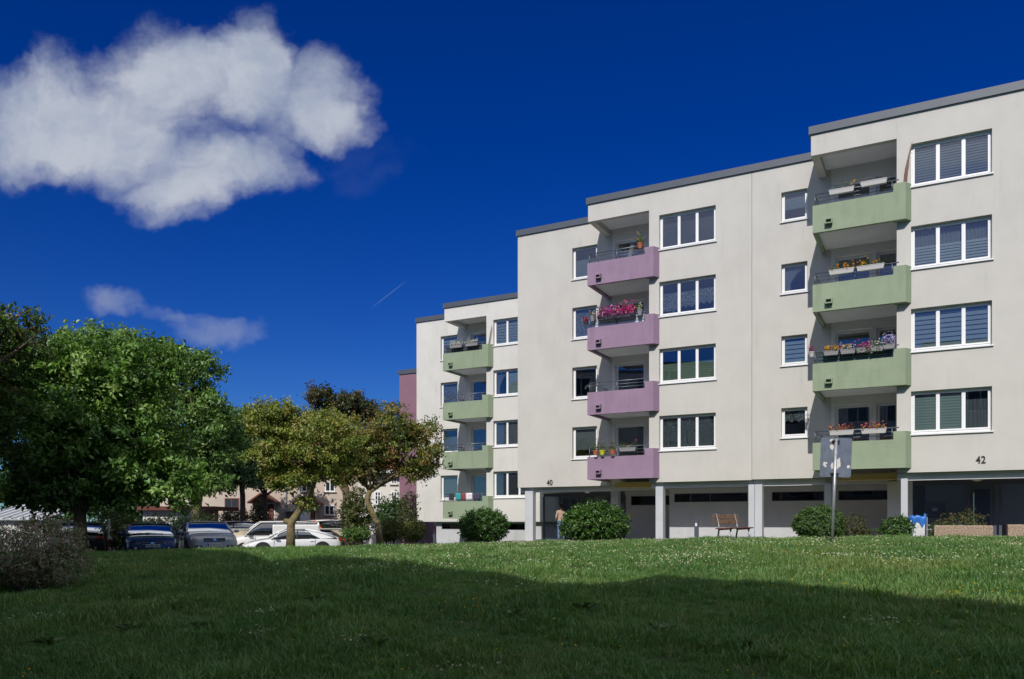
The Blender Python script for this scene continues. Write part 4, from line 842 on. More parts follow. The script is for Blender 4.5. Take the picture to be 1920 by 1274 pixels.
# ------------------------------------------------------------------ cars
tyre_m = pmat('tyre', (.018, .018, .018), .85); rim_m = pmat('alloy', (.45, .46, .48), .3, .9); blackpl = pmat('black_plastic', (.02, .02, .022), .55); chrome = pmat('chrome', (.75, .75, .77), .12, 1.)
lens_m = pmat('lamp_lens', (.72, .74, .78), .15, 0., coat=1); redlamp = pmat('red_lamp', (.35, .02, .02), .2, coat=1); platem = pmat('plate', (.78, .78, .76), .5); euro = pmat('euro_blue', (.02, .05, .35), .5)
def paint(name, c, rough=.3, metal=.25): return pmat(name, c, rough, metal, coat=.9, spec=.5)
def lerp_tab(tab, x):
    xs = [a for a, _ in tab]; ys = [b for _, b in tab]; return float(np.interp(x, xs, ys))
def car(name, label, X, Y, Zg, head, S, pm, front='plain', plate=None, rails=False, cat='car', group='parked cars', pitch=0.):
    L, W, H = S['L'], S['W'], S['H']; e = empty(name, (X, Y, Zg), math.atan2(head[1], head[0]), label, cat, group); e.rotation_euler[1] = -pitch
    hl = L/2; hw = W/2; bz = S['belt']
    top = S['top']                       # (t, z) from front 0 to rear 1
    wid = [(0, .70), (.012, .82), (.04, .92), (.10, .975), (.2, 1.0), (.8, 1.0), (.92, .965), (.97, .90), (.99, .82), (1, .72)]
    bot = [(0, .30), (.03, .2), (.1, .17), (.9, .19), (.97, .26), (1, .36)]
    ts = [0, .012, .035, .07, .12, .18, .24, .30, .36, .45, .55, .65, .74, .82, .88, .93, .965, .988, 1]
    rings = []
    for t in ts:
        x = hl-t*L; w = hw*lerp_tab(wid, t); zt = lerp_tab(top, t); zb = lerp_tab(bot, t); h = zt-zb
        half = [(0, zb), (w*.80, zb), (w*.97, zb+h*.10), (w*1.0, zb+h*.42), (w*.985, zb+h*.68), (w*.955, zb+h*.86), (w*.86, zb+h*.965), (w*.55, zt), (0, zt+.012)]
        rings.append([(x, y, z) for y, z in half] + [(x, -y, z) for y, z in half[-2:0:-1]])
    body = MB().loft(rings).build('body', pm, e, smooth=True, subsurf=2)
    # glasshouse
    cb, rf, rr, rb = S['ws'], S['rf'], S['rr'], S['rb']     # t of windscreen base, roof front, roof rear, rear screen base
    gl = MB(); R2 = []
    tab = [(cb, lerp_tab(top, cb)-.03), ((cb+rf)/2, (lerp_tab(top, cb)+H)/2+.02), (rf, H-.045), ((rf+rr)/2, H-.012), (rr, H-S.get('drop', .07)), ((rr+rb)/2, (lerp_tab(top, rb)+H-S.get('drop', .07))/2+.035), (rb, lerp_tab(top, rb)-.02)]
    roofw = S.get('roofw', .74)
    for t, z in tab:
        x = hl-t*L; f = (z-bz)/(H-bz); f = max(0, min(1, f)); wt = hw*(.93+(roofw-.93)*f); zb = min(bz-.06, z-.02)
        half = [(hw*.93, zb), (hw*.93+(wt-hw*.93)*.5+.012, zb+(z-zb)*.5), (wt, z-.02), (wt*.9, z), (0, z+.025)]
        R2.append([(x, y, q) for y, q in half]+[(x, -y, q) for y, q in half[-2::-1]])
    MB().loft(R2).build('windows', carglass, e, smooth=True)
    inner = [[(x, y*.96, z-.03) for x, y, z in r] for r in R2[1:-1]]; MB().loft(inner).build('interior', pmat('car_interior', (.03, .03, .034), .8), e, smooth=True)
    rt = []
    for i in (2, 3, 4):
        r = R2[i]; rt.append([(p[0]+(.05 if i == 2 else -.04 if i == 4 else 0), p[1]*1.0+(.012 if p[1] > 0 else -.012), p[2]+.014) for p in r[2:7]])
    rt2 = [[(p[0], p[1], p[2]-.03) for p in reversed(r)] for r in rt]
    MB().loft([a+b for a, b in zip(rt, rt2)]).build('roof', pm, e, smooth=True)
    pil = MB()
    for s in (0, 1):
        g = lambda i, j: Vector(R2[i][j if s == 0 else 8-j])
        o = Vector((0, .012 if s == 0 else -.012, .006))
        pil.tube([g(0, 2)+o, g(1, 2)+o, g(2, 2)+o, g(3, 2)+o, g(4, 2)+o], [.04, .036, .034, .032, .036], 6)
        pil.tube([g(4, 2)+o, g(5, 2)+o, g(6, 2)+o], [.05, .06, .06], 6)
        if S.get('cpil', 1):
            a, b, c, d = g(4, 2)+o, g(6, 1)+o, g(5, 0)+o*1.2, g(4, 1).lerp(g(5, 1), .45)+o; pil.quad(*((a, b, c, d) if s else (d, c, b, a)))
    pil.build('pillars', pm, e, smooth=True)
    for s in (1, -1):
        for t in S.get('bp', [.52]):
            x = hl-t*L; f = hw*.93; MB().tube([(x, s*(f+.008), bz-.04), (x-.03, s*(hw*(.93+roofw)/2+.02), (bz+H)/2), (x-.06, s*(hw*roofw+.01), H-.05)], .028, 6).build('door_pillar', blackpl, e)
    if rails:
        for s in (1, -1): MB().tube([(hl-rf*L-.05, s*hw*roofw*.97, H-.01), (hl-rf*L-.15, s*hw*roofw*.98, H+.05), (hl-rr*L+.15, s*hw*roofw*.98, H+.05), (hl-rr*L+.05, s*hw*roofw*.97, H-.02)], .025, 8).build('roof_rail', blackpl, e, smooth=True)
    # wheels
    wr = S['wr']; wx = [hl-S['fa']*L, hl-S['ra']*L]
    for x in wx:
        for s in (1, -1):
            y = s*(hw-.10)
            MB().lathe([(wr+.055, 0), (wr+.055, s*.012), (wr*.3, s*.013)] if s > 0 else [(wr*.3, s*.013), (wr+.055, s*.012), (wr+.055, 0)], 28, 'y', (x, s*(hw-.004), wr+.01)).build('wheel_arch', blackpl, e)
            w_ = MB().lathe([(wr*.62, -.10), (wr*.9, -.11), (wr, -.08), (wr, .08), (wr*.9, .11), (wr*.62, .10)], 28, 'y', (x, y, wr)).build('wheel', tyre_m, e, smooth=True)
            r_ = MB().lathe([(wr*.66, s*.02), (wr*.66, s*.105), (wr*.58, s*.106), (wr*.58, s*.05), (.001, s*.05)], 28, 'y', (x, y, wr)); ns = S.get('spokes', 10)
            for q in range(ns):
                a = 6.283*q/ns; ca, sa = math.cos(a), math.sin(a); p0 = Vector((x+.03*ca, y+s*.085, wr+.03*sa)); p1 = Vector((x+wr*.6*ca, y+s*.102, wr+wr*.6*sa)); r_.tube([p0, p1], [.022, .016], 5)
            r_.build('rim', rim_m, w_)
    for s in (1, -1):
        x = hl-(cb+.045)*L; mo = MB().loft([[(x+.10*a, s*(hw+.05+q*.16)+0, bz+.07+.075*b*k_) for a, b in ((1, -.6), (1, .5), (.2, 1), (-.7, .8), (-.8, -.8))] for q, k_ in ((0, .75), (.5, 1.), (1., .7))]); mo.tube([(x, s*(hw*.92), bz), (x, s*(hw+.06), bz+.05)], .025, 6); mo.build('mirror', pm if name != 'van' else blackpl, e, smooth=True)
    # front
    hz = lerp_tab(top, .03); fx = hl
    for s in (1, -1):
        z = hz-.12; y = s*hw*.66
        m = MB(); yi, yo = s*hw*.44, s*hw*.90
        q = [(hl-.005*L+.03, yi, z-.06), (hl-.042*L+.04, yo, z-.04), (hl-.055*L+.03, yo, z+.09), (hl-.016*L+.03, yi, z+.04)]
        q2 = [(a-.15, b*.98, c) for a, b, c in q]
        if s > 0: m.loft([q2, q])
        else: m.loft([q, q2])
        m.build('headlight', lens_m, e)
        MB().box(hl-.10, hl-.005+(.0), min(s*hw*.48, s*hw*.74), max(s*hw*.48, s*hw*.74), .30, .44).build('fog_lamp_recess', blackpl, e)
        m = MB(); z = bz-.16; m.box(-hl-.004, -hl+.22, min(s*hw*.60, s*hw*.86), max(s*hw*.60, s*hw*.86), z, z+.14); m.build('tail_light', redlamp, e, bevel=.02)
    gr = MB(); gr.box(hl-.06, hl+.012, -hw*.42, hw*.42, hz-.24, hz-.10); g_ = gr.build('grille', blackpl, e, bevel=.01)
    for dz_ in (-.205, -.135): MB().box(hl+.010, hl+.020, -hw*.40, hw*.40, hz+dz_-.006, hz+dz_+.006).build('grille_bar', rim_m, g_)
    MB().box(hl+.014, hl+.03, -.06, .06, hz-.205, hz-.135).build('badge', chrome, g_, bevel=.015)
    MB().box(hl-.08, hl+.004, -hw*.50, hw*.50, .20, .33).build('lower_intake', blackpl, e, bevel=.01)
    pl = MB().box(hl+.016, hl+.026, -.26, .26, .40, .51).build('number_plate', platem, e)
    MB().box(hl+.0261, hl+.030, -.258, -.215, .402, .508).build('euro_band', euro, pl)
    MB().box(-hl-.016, -hl-.004, -.26, .26, .62, .73).build('number_plate', platem, e)
    if plate:
        me = text_mesh(plate, .10, .004); me.materials.append(blackp); o = bpy.data.objects.new('plate_text', me); C.objects.link(o); o.parent = pl; o.location = (hl+.028, .02, .42); o.rotation_euler = (R(90), 0, R(90)); o.scale = (.82, 1, 1)
    for s in (1, -1):
        for t in S.get('handles', [.47, .68]): x = hl-t*L; MB().box(x-.10, x+.08, min(s*(hw-.01), s*(hw+.022)), max(s*(hw-.01), s*(hw+.022)), bz-.17, bz-.14).build('door_handle', pm, e, bevel=.008)
        for t in S.get('seams', [.30, .50, .715]): x = hl-t*L; MB().box(x-.005, x+.005, min(s*(hw-.02), s*(hw+.0015)), max(s*(hw-.02), s*(hw+.0015)), .28, bz-.06).build('door_seam', blackpl, e)
    for s in (1, -1): MB().tube([(hl-.02, s*hw*.61, .37), (hl+.004, s*hw*.61, .37)], .045, 12).build('fog_lamp', lens_m, e)
    return e
hatch = dict(L=4.35, W=1.80, H=1.45, belt=.93, top=[(0, .60), (.012, .66), (.035, .74), (.12, .85), (.27, .95), (.8, .98), (.95, .96), (.985, .88), (1, .7)], ws=.26, rf=.43, rr=.82, rb=.95, wr=.32, fa=.20, ra=.80, bp=[.53])
suv = dict(L=4.1, W=1.85, H=1.52, belt=1.0, top=[(0, .66), (.012, .74), (.035, .84), (.12, .95), (.27, 1.03), (.8, 1.05), (.95, 1.02), (.985, .95), (1, .75)], ws=.25, rf=.42, rr=.85, rb=.96, wr=.34, fa=.20, ra=.82, bp=[.53])
lift = dict(L=4.72, W=1.85, H=1.39, belt=.93, top=[(0, .52), (.012, .60), (.035, .68), (.12, .80), (.28, .93), (.7, .96), (.88, .97), (.97, .99), (.985, .9), (1, .7)], ws=.27, rf=.45, rr=.62, rb=.93, wr=.345, fa=.19, ra=.79, bp=[.53], roofw=.70, drop=.03, spokes=10)
vanS = dict(L=4.9, W=1.9, H=1.85, belt=1.1, top=[(0, .68), (.012, .78), (.035, .9), (.10, 1.0), (.2, 1.12), (.8, 1.2), (.95, 1.2), (1, .9)], ws=.19, rf=.36, rr=.97, rb=.99, wr=.33, fa=.18, ra=.80, bp=[.50], roofw=.84, cpil=1)
mini = dict(L=4.0, W=1.75, H=1.78, belt=1.1, top=[(0, .62), (.012, .7), (.035, .85), (.12, 1.0), (.24, 1.1), (.8, 1.14), (.97, 1.12), (1, .8)], ws=.22, rf=.40, rr=.9, rb=.985, wr=.30, fa=.19, ra=.82, bp=[.55], roofw=.80)
hA = Vector((.485, -.875)); hB = Vector((-.875, -.485))
def carpos(xf, D, head, L):           # photo column of the nose
    p = at(xf, 1000, D); return p.x-head[0]*L/2, p.y-head[1]*L/2
x, y = carpos(286, 29, (.46, -.888), 4.35)
car('parked_car', 'dark blue hatchback facing the lawn, left of the silver crossover', x, y, EYE-1.53, (.46, -.888), hatch, paint('dark_blue_paint', (.03, .055, .17)), plate='FS RK 306', pitch=R(5))
x, y = carpos(403, 30.6, (.50, -.866), 4.1)
car('parked_car', 'silver grey crossover with roof rails facing the lawn', x, y, EYE-1.53, (.50, -.866), suv, paint('silver_paint', (.46, .46, .47), .35, .15), plate='DS VS 4110', rails=True, pitch=R(5))
p = at(547, 1000, 40)
car('parked_car', 'white sloping roof liftback seen from the side behind the crooked tree', p.x, p.y, park_z(40)+.06, (-.925, -.38), lift, paint('white_paint', (.72, .73, .76), .3, 0.))
p = at(498, 1000, 43.6)
van = car('van', 'white delivery van parked behind the white liftback', p.x+.4, p.y, park_z(43)-.0, (-.93, -.37), vanS, paint('van_white', (.78, .78, .78), .35, 0.), cat='van', group=None)
MB().box(-2.35, .1, -.958, .958, 1.0, 1.66).build('cargo_panel', MATS['van_white'], van, bevel=.06)
p = at(622, 1000, 44.2)
car('parked_car', 'black car half hidden behind the white liftback', p.x-1.6, p.y+.2, park_z(44)-.05, (-.93, -.37), hatch, paint('black_paint', (.012, .013, .02)))
p = at(627, 1000, 51)
oc = car('parked_car', 'white and orange compact car near the houses', p.x, p.y, EYE-1.68, (.78, .62), mini, paint('service_white', (.75, .75, .74), .35, 0.))
orange = pmat('orange_vinyl', (.75, .16, .015), .4, coat=.5)
for s in (1, -1):
    m = MB(); q = [(-1.95, .55), (-1.3, .55), (-.75, 1.0), (-1.55, 1.62), (-1.75, 1.62), (-1.35, 1.0)]; y_ = -.868*s
    y_ = -.885*s; q = [(-1.0, y_, .40), (.9, y_, .40), (-.7, y_, 1.12), (-1.75, y_, 1.12)]; m.loft([q, [(a, b+.01*s, c) for a, b, c in q]]); q = [(-1.75, y_*.95, 1.10), (-1.1, y_*.95, 1.10), (-1.62, y_*.86, 1.74), (-1.93, y_*.86, 1.70)]; m.loft([q, [(a, b+.02*s, c) for a, b, c in q]]); m.build('orange_stripe', orange, oc)
    me = text_mesh('GO!', .34, .004); me.materials.append(pmat('red_vinyl', (.5, .04, .03), .4)); o = bpy.data.objects.new('door_lettering', me); C.objects.link(o); o.parent = oc; o.location = (-.30, y_*1.008, .82); o.rotation_euler = (R(90), 0, 0 if s > 0 else math.pi)
MB().box(-2.0, -1.2, -.70, .70, 1.12, 1.19).build('tailgate_panel', orange, oc)
for i, (xx, DD, lab) in enumerate(((688, 58, 'red car glimpsed left of the brownish tree trunk'), (722, 60, 'red car glimpsed right of the brownish tree trunk'))):
    p = at(xx, 1000, DD); car('parked_car', lab, p.x, p.y, EYE-1.28, (.97, .22), hatch, paint('red_paint', (.55, .02, .015)))
x, y = carpos(165, 30.5, (.46, -.888), 4.35)
car('parked_car', 'dark car with red tail light behind the flowering shrub', x-.6, y+.6, EYE-1.55, (-.46, .888), suv, MATS['black_paint'])
p = at(440, 1000, 45); car('parked_car', 'dark car whose roof shows above the beige wall', p.x-.6, p.y+1, park_z(45)+.35, (-.93, -.37), suv, MATS['dark_blue_paint'])

# ------------------------------------------------------------------ beige wall, marker post, bollards
wallm = pmat('beige_wall', (.55, .47, .36), .9, var=.08, vscale=.8, bump=.2)
m = MB(); a, b = at(330, 1000, 41.5), at(640, 1000, 46)
w_ = empty('garden_wall', (a.x, a.y, park_z(41)), math.atan2(b.y-a.y, b.x-a.x), 'low beige rendered wall behind the silver car and van', 'wall'); Lw = math.hypot(b.x-a.x, b.y-a.y)
MB().box(0, Lw, 0, .22, -.1, 1.36).build('wall_face', wallm, w_); MB().box(-.02, Lw+.02, -.03, .25, 1.36, 1.42).build('coping', pmat('coping', (.5, .5, .47), .8), w_)
p = at(204, 1000, 30.2); e = empty('marker_post', (p.x, p.y, park_z(30)), 0, 'slim red and white marker post left of the dark blue car', 'post'); MB().tube([(0, 0, 0), (0, 0, 1.55)], .035, 10).build('pole', pvc, e); MB().tube([(0, 0, .35), (0, 0, .75)], .037, 10).build('red_band', redlamp, e); MB().lathe([(.12, 0), (.10, .05), (.035, .06)], 14).build('foot', blackpl, e)
def bollard(label, x, D, h, wd=.12, tilt=0, paper=False):
    b = gb(x, 1010, D); e = empty('bollard', b, TH, label, 'bollard', 'short dark posts'); e.rotation_euler = (0, tilt, TH)
    MB().prism([(-wd/2, -.06), (wd/2, -.06), (wd/2, .06), (-wd/2, .06)], 0, h).build('post', darkframe, e, bevel=.012); MB().box(-wd/2-.01, wd/2+.01, -.07, .07, h, h+.03).build('cap', darkframe, e)
    if paper: MB().box(-.035, .035, -.068, -.0605, h-.26, h-.14).build('label_plate', pvc, e)
bollard('dark square post with white label left of the bench', 1306, 32.2, .95, .16, 0, True)
bollard('leaning dark post at the plinth of the lower block', 816, 42.5, .68, .14, R(-4))
bollard('dark post in the grass left of the lower block', 742, 38, .60, .10)

# ------------------------------------------------------------------ bench
b = gb(1378, 1014, 26.2); wood = pmat('weathered_wood', (.15, .085, .05), .8, var=.5, vscale=9, bump=.8, bscale=30, dirt=((.30, .26, .19), 6, (1, 1, 3), .6)); wood2 = pmat('seat_wood', (.15, .055, .04), .75, var=.4, vscale=9, bump=.5, bscale=30); galv = pmat('galvanised', (.38, .40, .43), .45, .6, var=.15, vscale=8)
e = empty('park_bench', b, R(49.5), 'weathered brown wooden park bench on the lawn before the ground floor wall', 'bench')
for s in (-.68, .68):
    MB().tube([(s, .30, -.05), (s, .22, .42), (s, .34, .88)], .03, 8).build('leg', galv, e, smooth=True); MB().tube([(s, -.24, -.05), (s, -.16, .40)], .03, 8).build('leg', galv, e, smooth=True)
    MB().tube([(s, -.22, .40), (s, .26, .37)], .025, 8).build('seat_bearer', darkframe, e)
for i in range(4): MB().box(-.92, .92, -.24+i*.125, -.135+i*.125, .405-.006*i, .445-.006*i).build('seat_plank', wood2, e, bevel=.006)
for i in range(2):
    m = MB(); z0 = .55+i*.17; y_ = .235+i*.045
    m.loft([[(x_, y_, z0), (x_, y_+.035, z0-.008), (x_, y_+.075, z0+.145), (x_, y_+.04, z0+.153)] for x_ in (-.92, .92)]); m.build('back_plank', wood, e, bevel=.005)

# ------------------------------------------------------------------ sign seen from behind
D = 19.2; b = gb(1560, 1022, D); tilt = R(2.2)
e = empty('sign_post', b, 0, 'leaning galvanised pole with the grey back of a rectangular sign', 'sign'); e.rotation_euler = (0, tilt, R(-4)); sc = D/F
hgt = (EYE+(Y0-822)*sc)-b.z
MB().tube([(0, 0, -.1), (0, 0, hgt)], .038, 14).build('pole', galv, e, smooth=True); MB().lathe([(.038, 0), (.036, .012), (.001, .016)], 14, c=(0, 0, hgt)).build('pole_cap', blackpl, e)
signback = pmat('aluminium_back', (.27, .29, .34), .38, .75, var=.12, vscale=6, dirt=((.42, .44, .48), 5, (1, 1, .3), .5)); peel = pmat('sticker_residue', (.62, .58, .56), .8, var=.1, vscale=20)
sw, sh_ = .365, .95; rx = .03; yb = .055
pts = []
for cx_, cz_, a0 in ((sw-.05, 0, -90), (sw-.05, 1, 0), (-sw+.05, 1, 90), (-sw+.05, 0, 180)):
    for q in range(5): a = R(a0+q*22.5); pts.append((cx_+.05*math.cos(a), (hgt-sh_+.02+.05 if cz_ == 0 else hgt-.03)+.05*math.sin(a)))
m = MB(); m.loft([[(p[0]+rx, y_, p[1]) for p in pts] for y_ in (yb, yb+.012)]); pl = m.build('sign_plate', signback, e)
for zz in (hgt-.07, hgt-sh_+.10):
    m = MB(); m.box(-.085, .085, -.03, .054, zz-.018, zz+.018); m.tube([(-.07, -.045, zz), (-.07, -.03, zz)], .012, 8); m.tube([(.07, -.045, zz), (.07, -.03, zz)], .012, 8); m.build('clamp', blackpl, e)
def blot(cx_, cz_, r, n=11, sq=1., cut=None):
    q = []
    for i in range(n):
        a = 6.283*i/n; rr = r*random.uniform(.65, 1.15)
        if cut and abs((a-cut+3.14) % 6.28-3.14) < .45: rr = r*.15
        q.append((cx_+rr*math.cos(a), yb-.0025, cz_+rr*sq*math.sin(a)))
    q2 = [(a, y_+.002, c) for a, y_, c in q]; MB().loft([q, q2]).build('sticker_residue', peel, pl)
blot(-.22, hgt-.63, .062, 16, 1.1, -.3); blot(-.07, hgt-.21, .055, 9, 1.2); blot(-.09, hgt-.05, .045); blot(.085, hgt-.60, .075, 11, 2.); blot(-.05, hgt-.66, .045, 10, 1.8); blot(.33, hgt-.67, .045, 9, .9); blot(.05, hgt-.36, .02)

# ------------------------------------------------------------------ litter bin with blue bag
b = gb(1722, 1014, 25.6); e = empty('litter_bin', b, R(-20), 'white litter bin with a blue bag hanging over its rim', 'litter bin'); binm = pmat('bin_white', (.62, .63, .66), .6, var=.12, vscale=5, dirt=((.3, .27, .22), 4, (1, 1, .5), .5))
MB().prism([(-.25, -.15), (.17, -.15), (.19, .15), (-.25, .15)], .06, .68).build('bin_body', binm, e, bevel=.02)
for s in (-.29, .25): MB().tube([(s, .05, -.05), (s, .05, .70)], .025, 8).build('post', galv, e)
bag = pmat('blue_bag', (.03, .15, .52), .35, var=.2, vscale=8); rings = []
for k_, (sc_, z, rf_) in enumerate(((1.10, .46, .05), (1.12, .54, .04), (1.16, .62, .03), (1.14, .69, .02), (1.06, .73, .015), (.96, .72, .01), (.86, .62, 0), (.8, .5, 0))):
    rg = []
    for i in range(40):
        a = 6.283*i/40; ca_, sa_ = math.cos(a), math.sin(a); q_ = max(abs(ca_), abs(sa_))**.6
        ruf = 1+rf_*1.6*math.sin(9*a+k_*.5)+rf_*math.sin(17*a); dz_ = (.06*math.sin(3*a+.6)+.05*math.sin(7*a)+.03*math.sin(13*a))*(1 if k_ < 2 else .35)
        rg.append((.215*ca_/q_*sc_*ruf-.03, .165*sa_/q_*sc_*ruf, z+dz_+(.05 if ca_ > .75 and 1 < k_ < 6 else 0)))
    rings.append(rg)
MB().loft(rings, caps=False).build('bag', bag, e, smooth=True)

# ------------------------------------------------------------------ exposed-aggregate planters
agg = pmat('aggregate', (.36, .27, .20), .9, var=.6, vscale=28, bump=1., bscale=70, dirt=((.30, .17, .08), 2, (1, 1, 1), .5)); soil = pmat('soil', (.06, .045, .03), .95)
def planter(label, x0, x1, D, plants=None):
    a, c = at(x0, 1008, D), at(x1, 1008, D-.4); mid = (a+c)/2; z = tz(mid.x, mid.y)-.10; hw = (c.x-a.x)/2*1.08
    e = empty('concrete_planter', (mid.x, mid.y, z), TH, label, 'planter', 'exposed aggregate planters')
    MB().box(-hw*.82, hw*.82, .08, .52, -.05, .09).build('foot', pmat('rusty_foot', (.22, .11, .06), .9), e)
    q = lambda g, z_: [(-hw+g, g, z_), (hw-g, g, z_), (hw-g, .6-g, z_), (-hw+g, .6-g, z_)]
    MB().loft([q(.02, .09), q(0, .13), q(0, .48), q(.015, .50), q(.07, .50), q(.08, .42)]).build('trough', agg, e, bevel=.015); MB().quad((-hw+.08, .08, .43), (hw-.08, .08, .43), (hw-.08, .52, .43), (-hw+.08, .52, .43)).build('soil', soil, e)
    return e, mid, z
e, mid, z = planter('stone chip concrete planter with a green and pinkish shrub growing behind it', 1755, 1858, 25.4)
D = 26.2
bush('planter_shrub', 'spreading shrub with pinkish dry tips behind the concrete planter', gb(1800, 1012, D+.4), [pxblob(1790, 982, D, 34, 20, .4), pxblob(1822, 976, D, 28, 22, .4), pxblob(1770, 990, D, 20, 12, .35)], 2600, .06, .45, [(.06, .12, .025), (.09, .14, .03), (.25, .16, .11), (.18, .13, .06)], [.4, .25, .2, .15], per=8, crad=.06, shell=.4)
planter('stone chip concrete planter cut off by the right edge of the picture', 1893, 1990, 25.0)

# ------------------------------------------------------------------ flower boxes on the balcony rails
greenf = [(.06, .13, .025), (.09, .17, .03), (.045, .10, .02)]
def flowerbox(label, up, w, zt, c, length, boxm, flw, nf=70, lift=0., spread=.10, hang=0., h=.16, group=None, foliage=80, fs=.045, pot=False):
    """c: centre measured from the balcony's left end"""
    u = up-2.63+c; wq = w-.3+.0; X, Y = uw(u, wq-.10); z = zt+.22+lift
    e = empty('flower_pot' if pot else 'flower_box', (X, Y, z), TH, label, 'flower pot' if pot else 'flower box', group); l2 = length/2
    if pot: MB().lathe([(.001, 0), (length*.32, 0), (l2*.95, h*.85), (l2*1.05, h*.85), (l2*1.05, h), (l2*.9, h), (l2*.85, h*.8), (.001, h*.8)], 18).build('pot', boxm, e, smooth=False)
    else:
        q = lambda a, b_, z_: [(-l2+a, -.08+b_, z_), (l2-a, -.08+b_, z_), (l2-a, .08-b_, z_), (-l2+a, .08-b_, z_)]
        MB().loft([q(.03, .02, 0), q(.0, .0, h-.02), q(-.008, -.008, h-.018), q(-.008, -.008, h), q(.015, .015, h), q(.02, .02, h-.04)]).build('trough', boxm, e)
        for s in (-l2*.7, l2*.7): MB().tube([(s, .10, h), (s, .10, -.02), (s, -.05, -.02)], .008, 5).build('hanger', steel, e)
    def cloud(n, hh):
        p = np.stack([rng.uniform(-l2, l2, n), rng.normal(-.02, .05, n), h+np.abs(rng.normal(.02, hh, n))], 1)
        if hang: k_ = rng.random(n) < .4; p[k_, 1] -= .07; p[k_, 2] -= rng.random(k_.sum())*hang
        return p
    if foliage: p = cloud(foliage, spread); leaf_obj('foliage', p, rng.normal(size=(foliage, 3))+[0, -.2, .4], rng.uniform(.04, .08, foliage), .5, palette(foliage, greenf), leaf_m, e)
    if nf:
        k_ = 4; p = cloud(nf, spread*1.1)+[0, -.03, .03]; g = np.repeat(np.arange(nf), k_); leaf_obj('flowers', p[g]+rng.normal(0, .012, (nf*k_, 3)), rng.normal(size=(nf*k_, 3)), rng.uniform(.7, 1.2, nf*k_)*fs, .85, palette(nf*k_, flw, None, .12, g), petal_m, e)
    return e
wbox = pmat('white_planter', (.50, .49, .49), .55); gbox = pmat('grey_planter', (.26, .25, .27), .6); dbox = pmat('dark_planter', (.05, .05, .07), .5); terra = pmat('terracotta', (.42, .13, .06), .8); ypot = pmat('yellow_pot', (.55, .55, .03), .5)
MAG = [(.42, .02, .30), (.60, .05, .38), (.30, .02, .26)]; PINK = [(.70, .12, .32), (.75, .22, .40)]; WH = [(.78, .76, .76)]; RED = [(.5, .02, .03)]; YEL = [(.75, .45, .03), (.75, .6, .1)]; ORA = [(.75, .24, .02), (.8, .4, .03)]; VIO = [(.36, .30, .70), (.55, .48, .8)]; BLU = [(.06, .03, .45)]; MAR = [(.16, .012, .05), (.22, .02, .09)]
zA = lambda i: 11.9-ST*i; PG = 'balcony flower boxes'
A_, B_, C_ = (-1.21, WA), (-10.53, WB), (-21.77, WC)
flowerbox('pale empty trough on the top green balcony, left of the pair', *A_, zA(0), .95, .80, wbox, YEL, 4, foliage=22, group=PG); flowerbox('pale empty trough on the top green balcony, right of the pair', *A_, zA(0), 1.95, .82, wbox, YEL, 0, lift=.08, foliage=6, group=PG)
flowerbox('pale trough with orange flowers on the second green balcony, left of the pair', *A_, zA(1), .95, .80, wbox, ORA, 26, group=PG, spread=.07); flowerbox('pale trough with yellow orange flowers on the second green balcony, right of the pair', *A_, zA(1), 1.85, .85, wbox, ORA+YEL, 22, group=PG, spread=.08)
flowerbox('grey trough with red and yellow flowers on the third green balcony', *A_, zA(2), .62, .48, gbox, RED+YEL+ORA, 55, group=PG, spread=.06); flowerbox('grey trough with red, white and yellow flowers on the third green balcony', *A_, zA(2), 1.15, .48, gbox, RED+WH+YEL+BLU, 60, group=PG, spread=.08)
flowerbox('grey trough with magenta flowers and trailing leaves on the third green balcony', *A_, zA(2), 1.62, .42, gbox, MAG+PINK, 40, group=PG, hang=.25, foliage=120); flowerbox('grey trough with trailing greenery on the third green balcony', *A_, zA(2), 2.06, .40, gbox, WH, 18, group=PG, hang=.25, foliage=140)
flowerbox('grey trough heaped with pale violet flowers at the right end of the third green balcony', *A_, zA(2), 2.42, .36, gbox, VIO, 90, group=PG, spread=.12, lift=.04)
flowerbox('white pot of dark purple flowers hanging at the corner of the third green balcony', *A_, zA(2), -.02, .20, wbox, MAR+MAG, 30, pot=True, h=.18, group=PG, fs=.035, foliage=20)
flowerbox('pale trough with maroon flowers on the lowest green balcony, left of the pair', *A_, zA(3), .95, .78, wbox, MAR+PINK+ORA, 60, group=PG, spread=.08); flowerbox('pale trough with maroon flowers on the lowest green balcony, right of the pair', *A_, zA(3), 1.95, .78, wbox, MAR+PINK+ORA, 60, group=PG, spread=.08)
flowerbox('terracotta pot with a yellow green plant on the top purple balcony', *B_, zA(0), 2.38, .24, terra, YEL, 6, pot=True, h=.22, foliage=130, spread=.16, group=PG)
flowerbox('dark trough overflowing with dark magenta petunias on the second purple balcony', *B_, zA(1), .95, .85, dbox, MAG+MAG+WH, 200, group=PG, spread=.15, hang=.12, foliage=120, fs=.06); flowerbox('dark trough overflowing with bright pink petunias on the second purple balcony', *B_, zA(1), 1.75, .85, dbox, MAG+PINK+PINK, 210, group=PG, spread=.16, hang=.1, foliage=110, fs=.06)
flowerbox('pale pot with white flowers at the right of the second purple balcony', *B_, zA(1), 2.36, .24, gbox, WH, 16, pot=True, h=.24, group=PG, foliage=90, spread=.1); flowerbox('pale pot with white flowers at the left of the second purple balcony', *B_, zA(1), .28, .24, gbox, WH+MAR, 30, pot=True, h=.24, group=PG, foliage=70, spread=.1)
flowerbox('pot of red flowers hanging low at the corner of the second purple balcony', *B_, zA(1), -.02, .20, dbox, RED, 45, pot=True, h=.16, lift=-.14, group=PG, foliage=25, spread=.06)
flowerbox('grey trough with green plants on the lowest purple balcony', *B_, zA(3), 1.85, .72, gbox, PINK, 5, group=PG, foliage=120, spread=.12, lift=-.05)
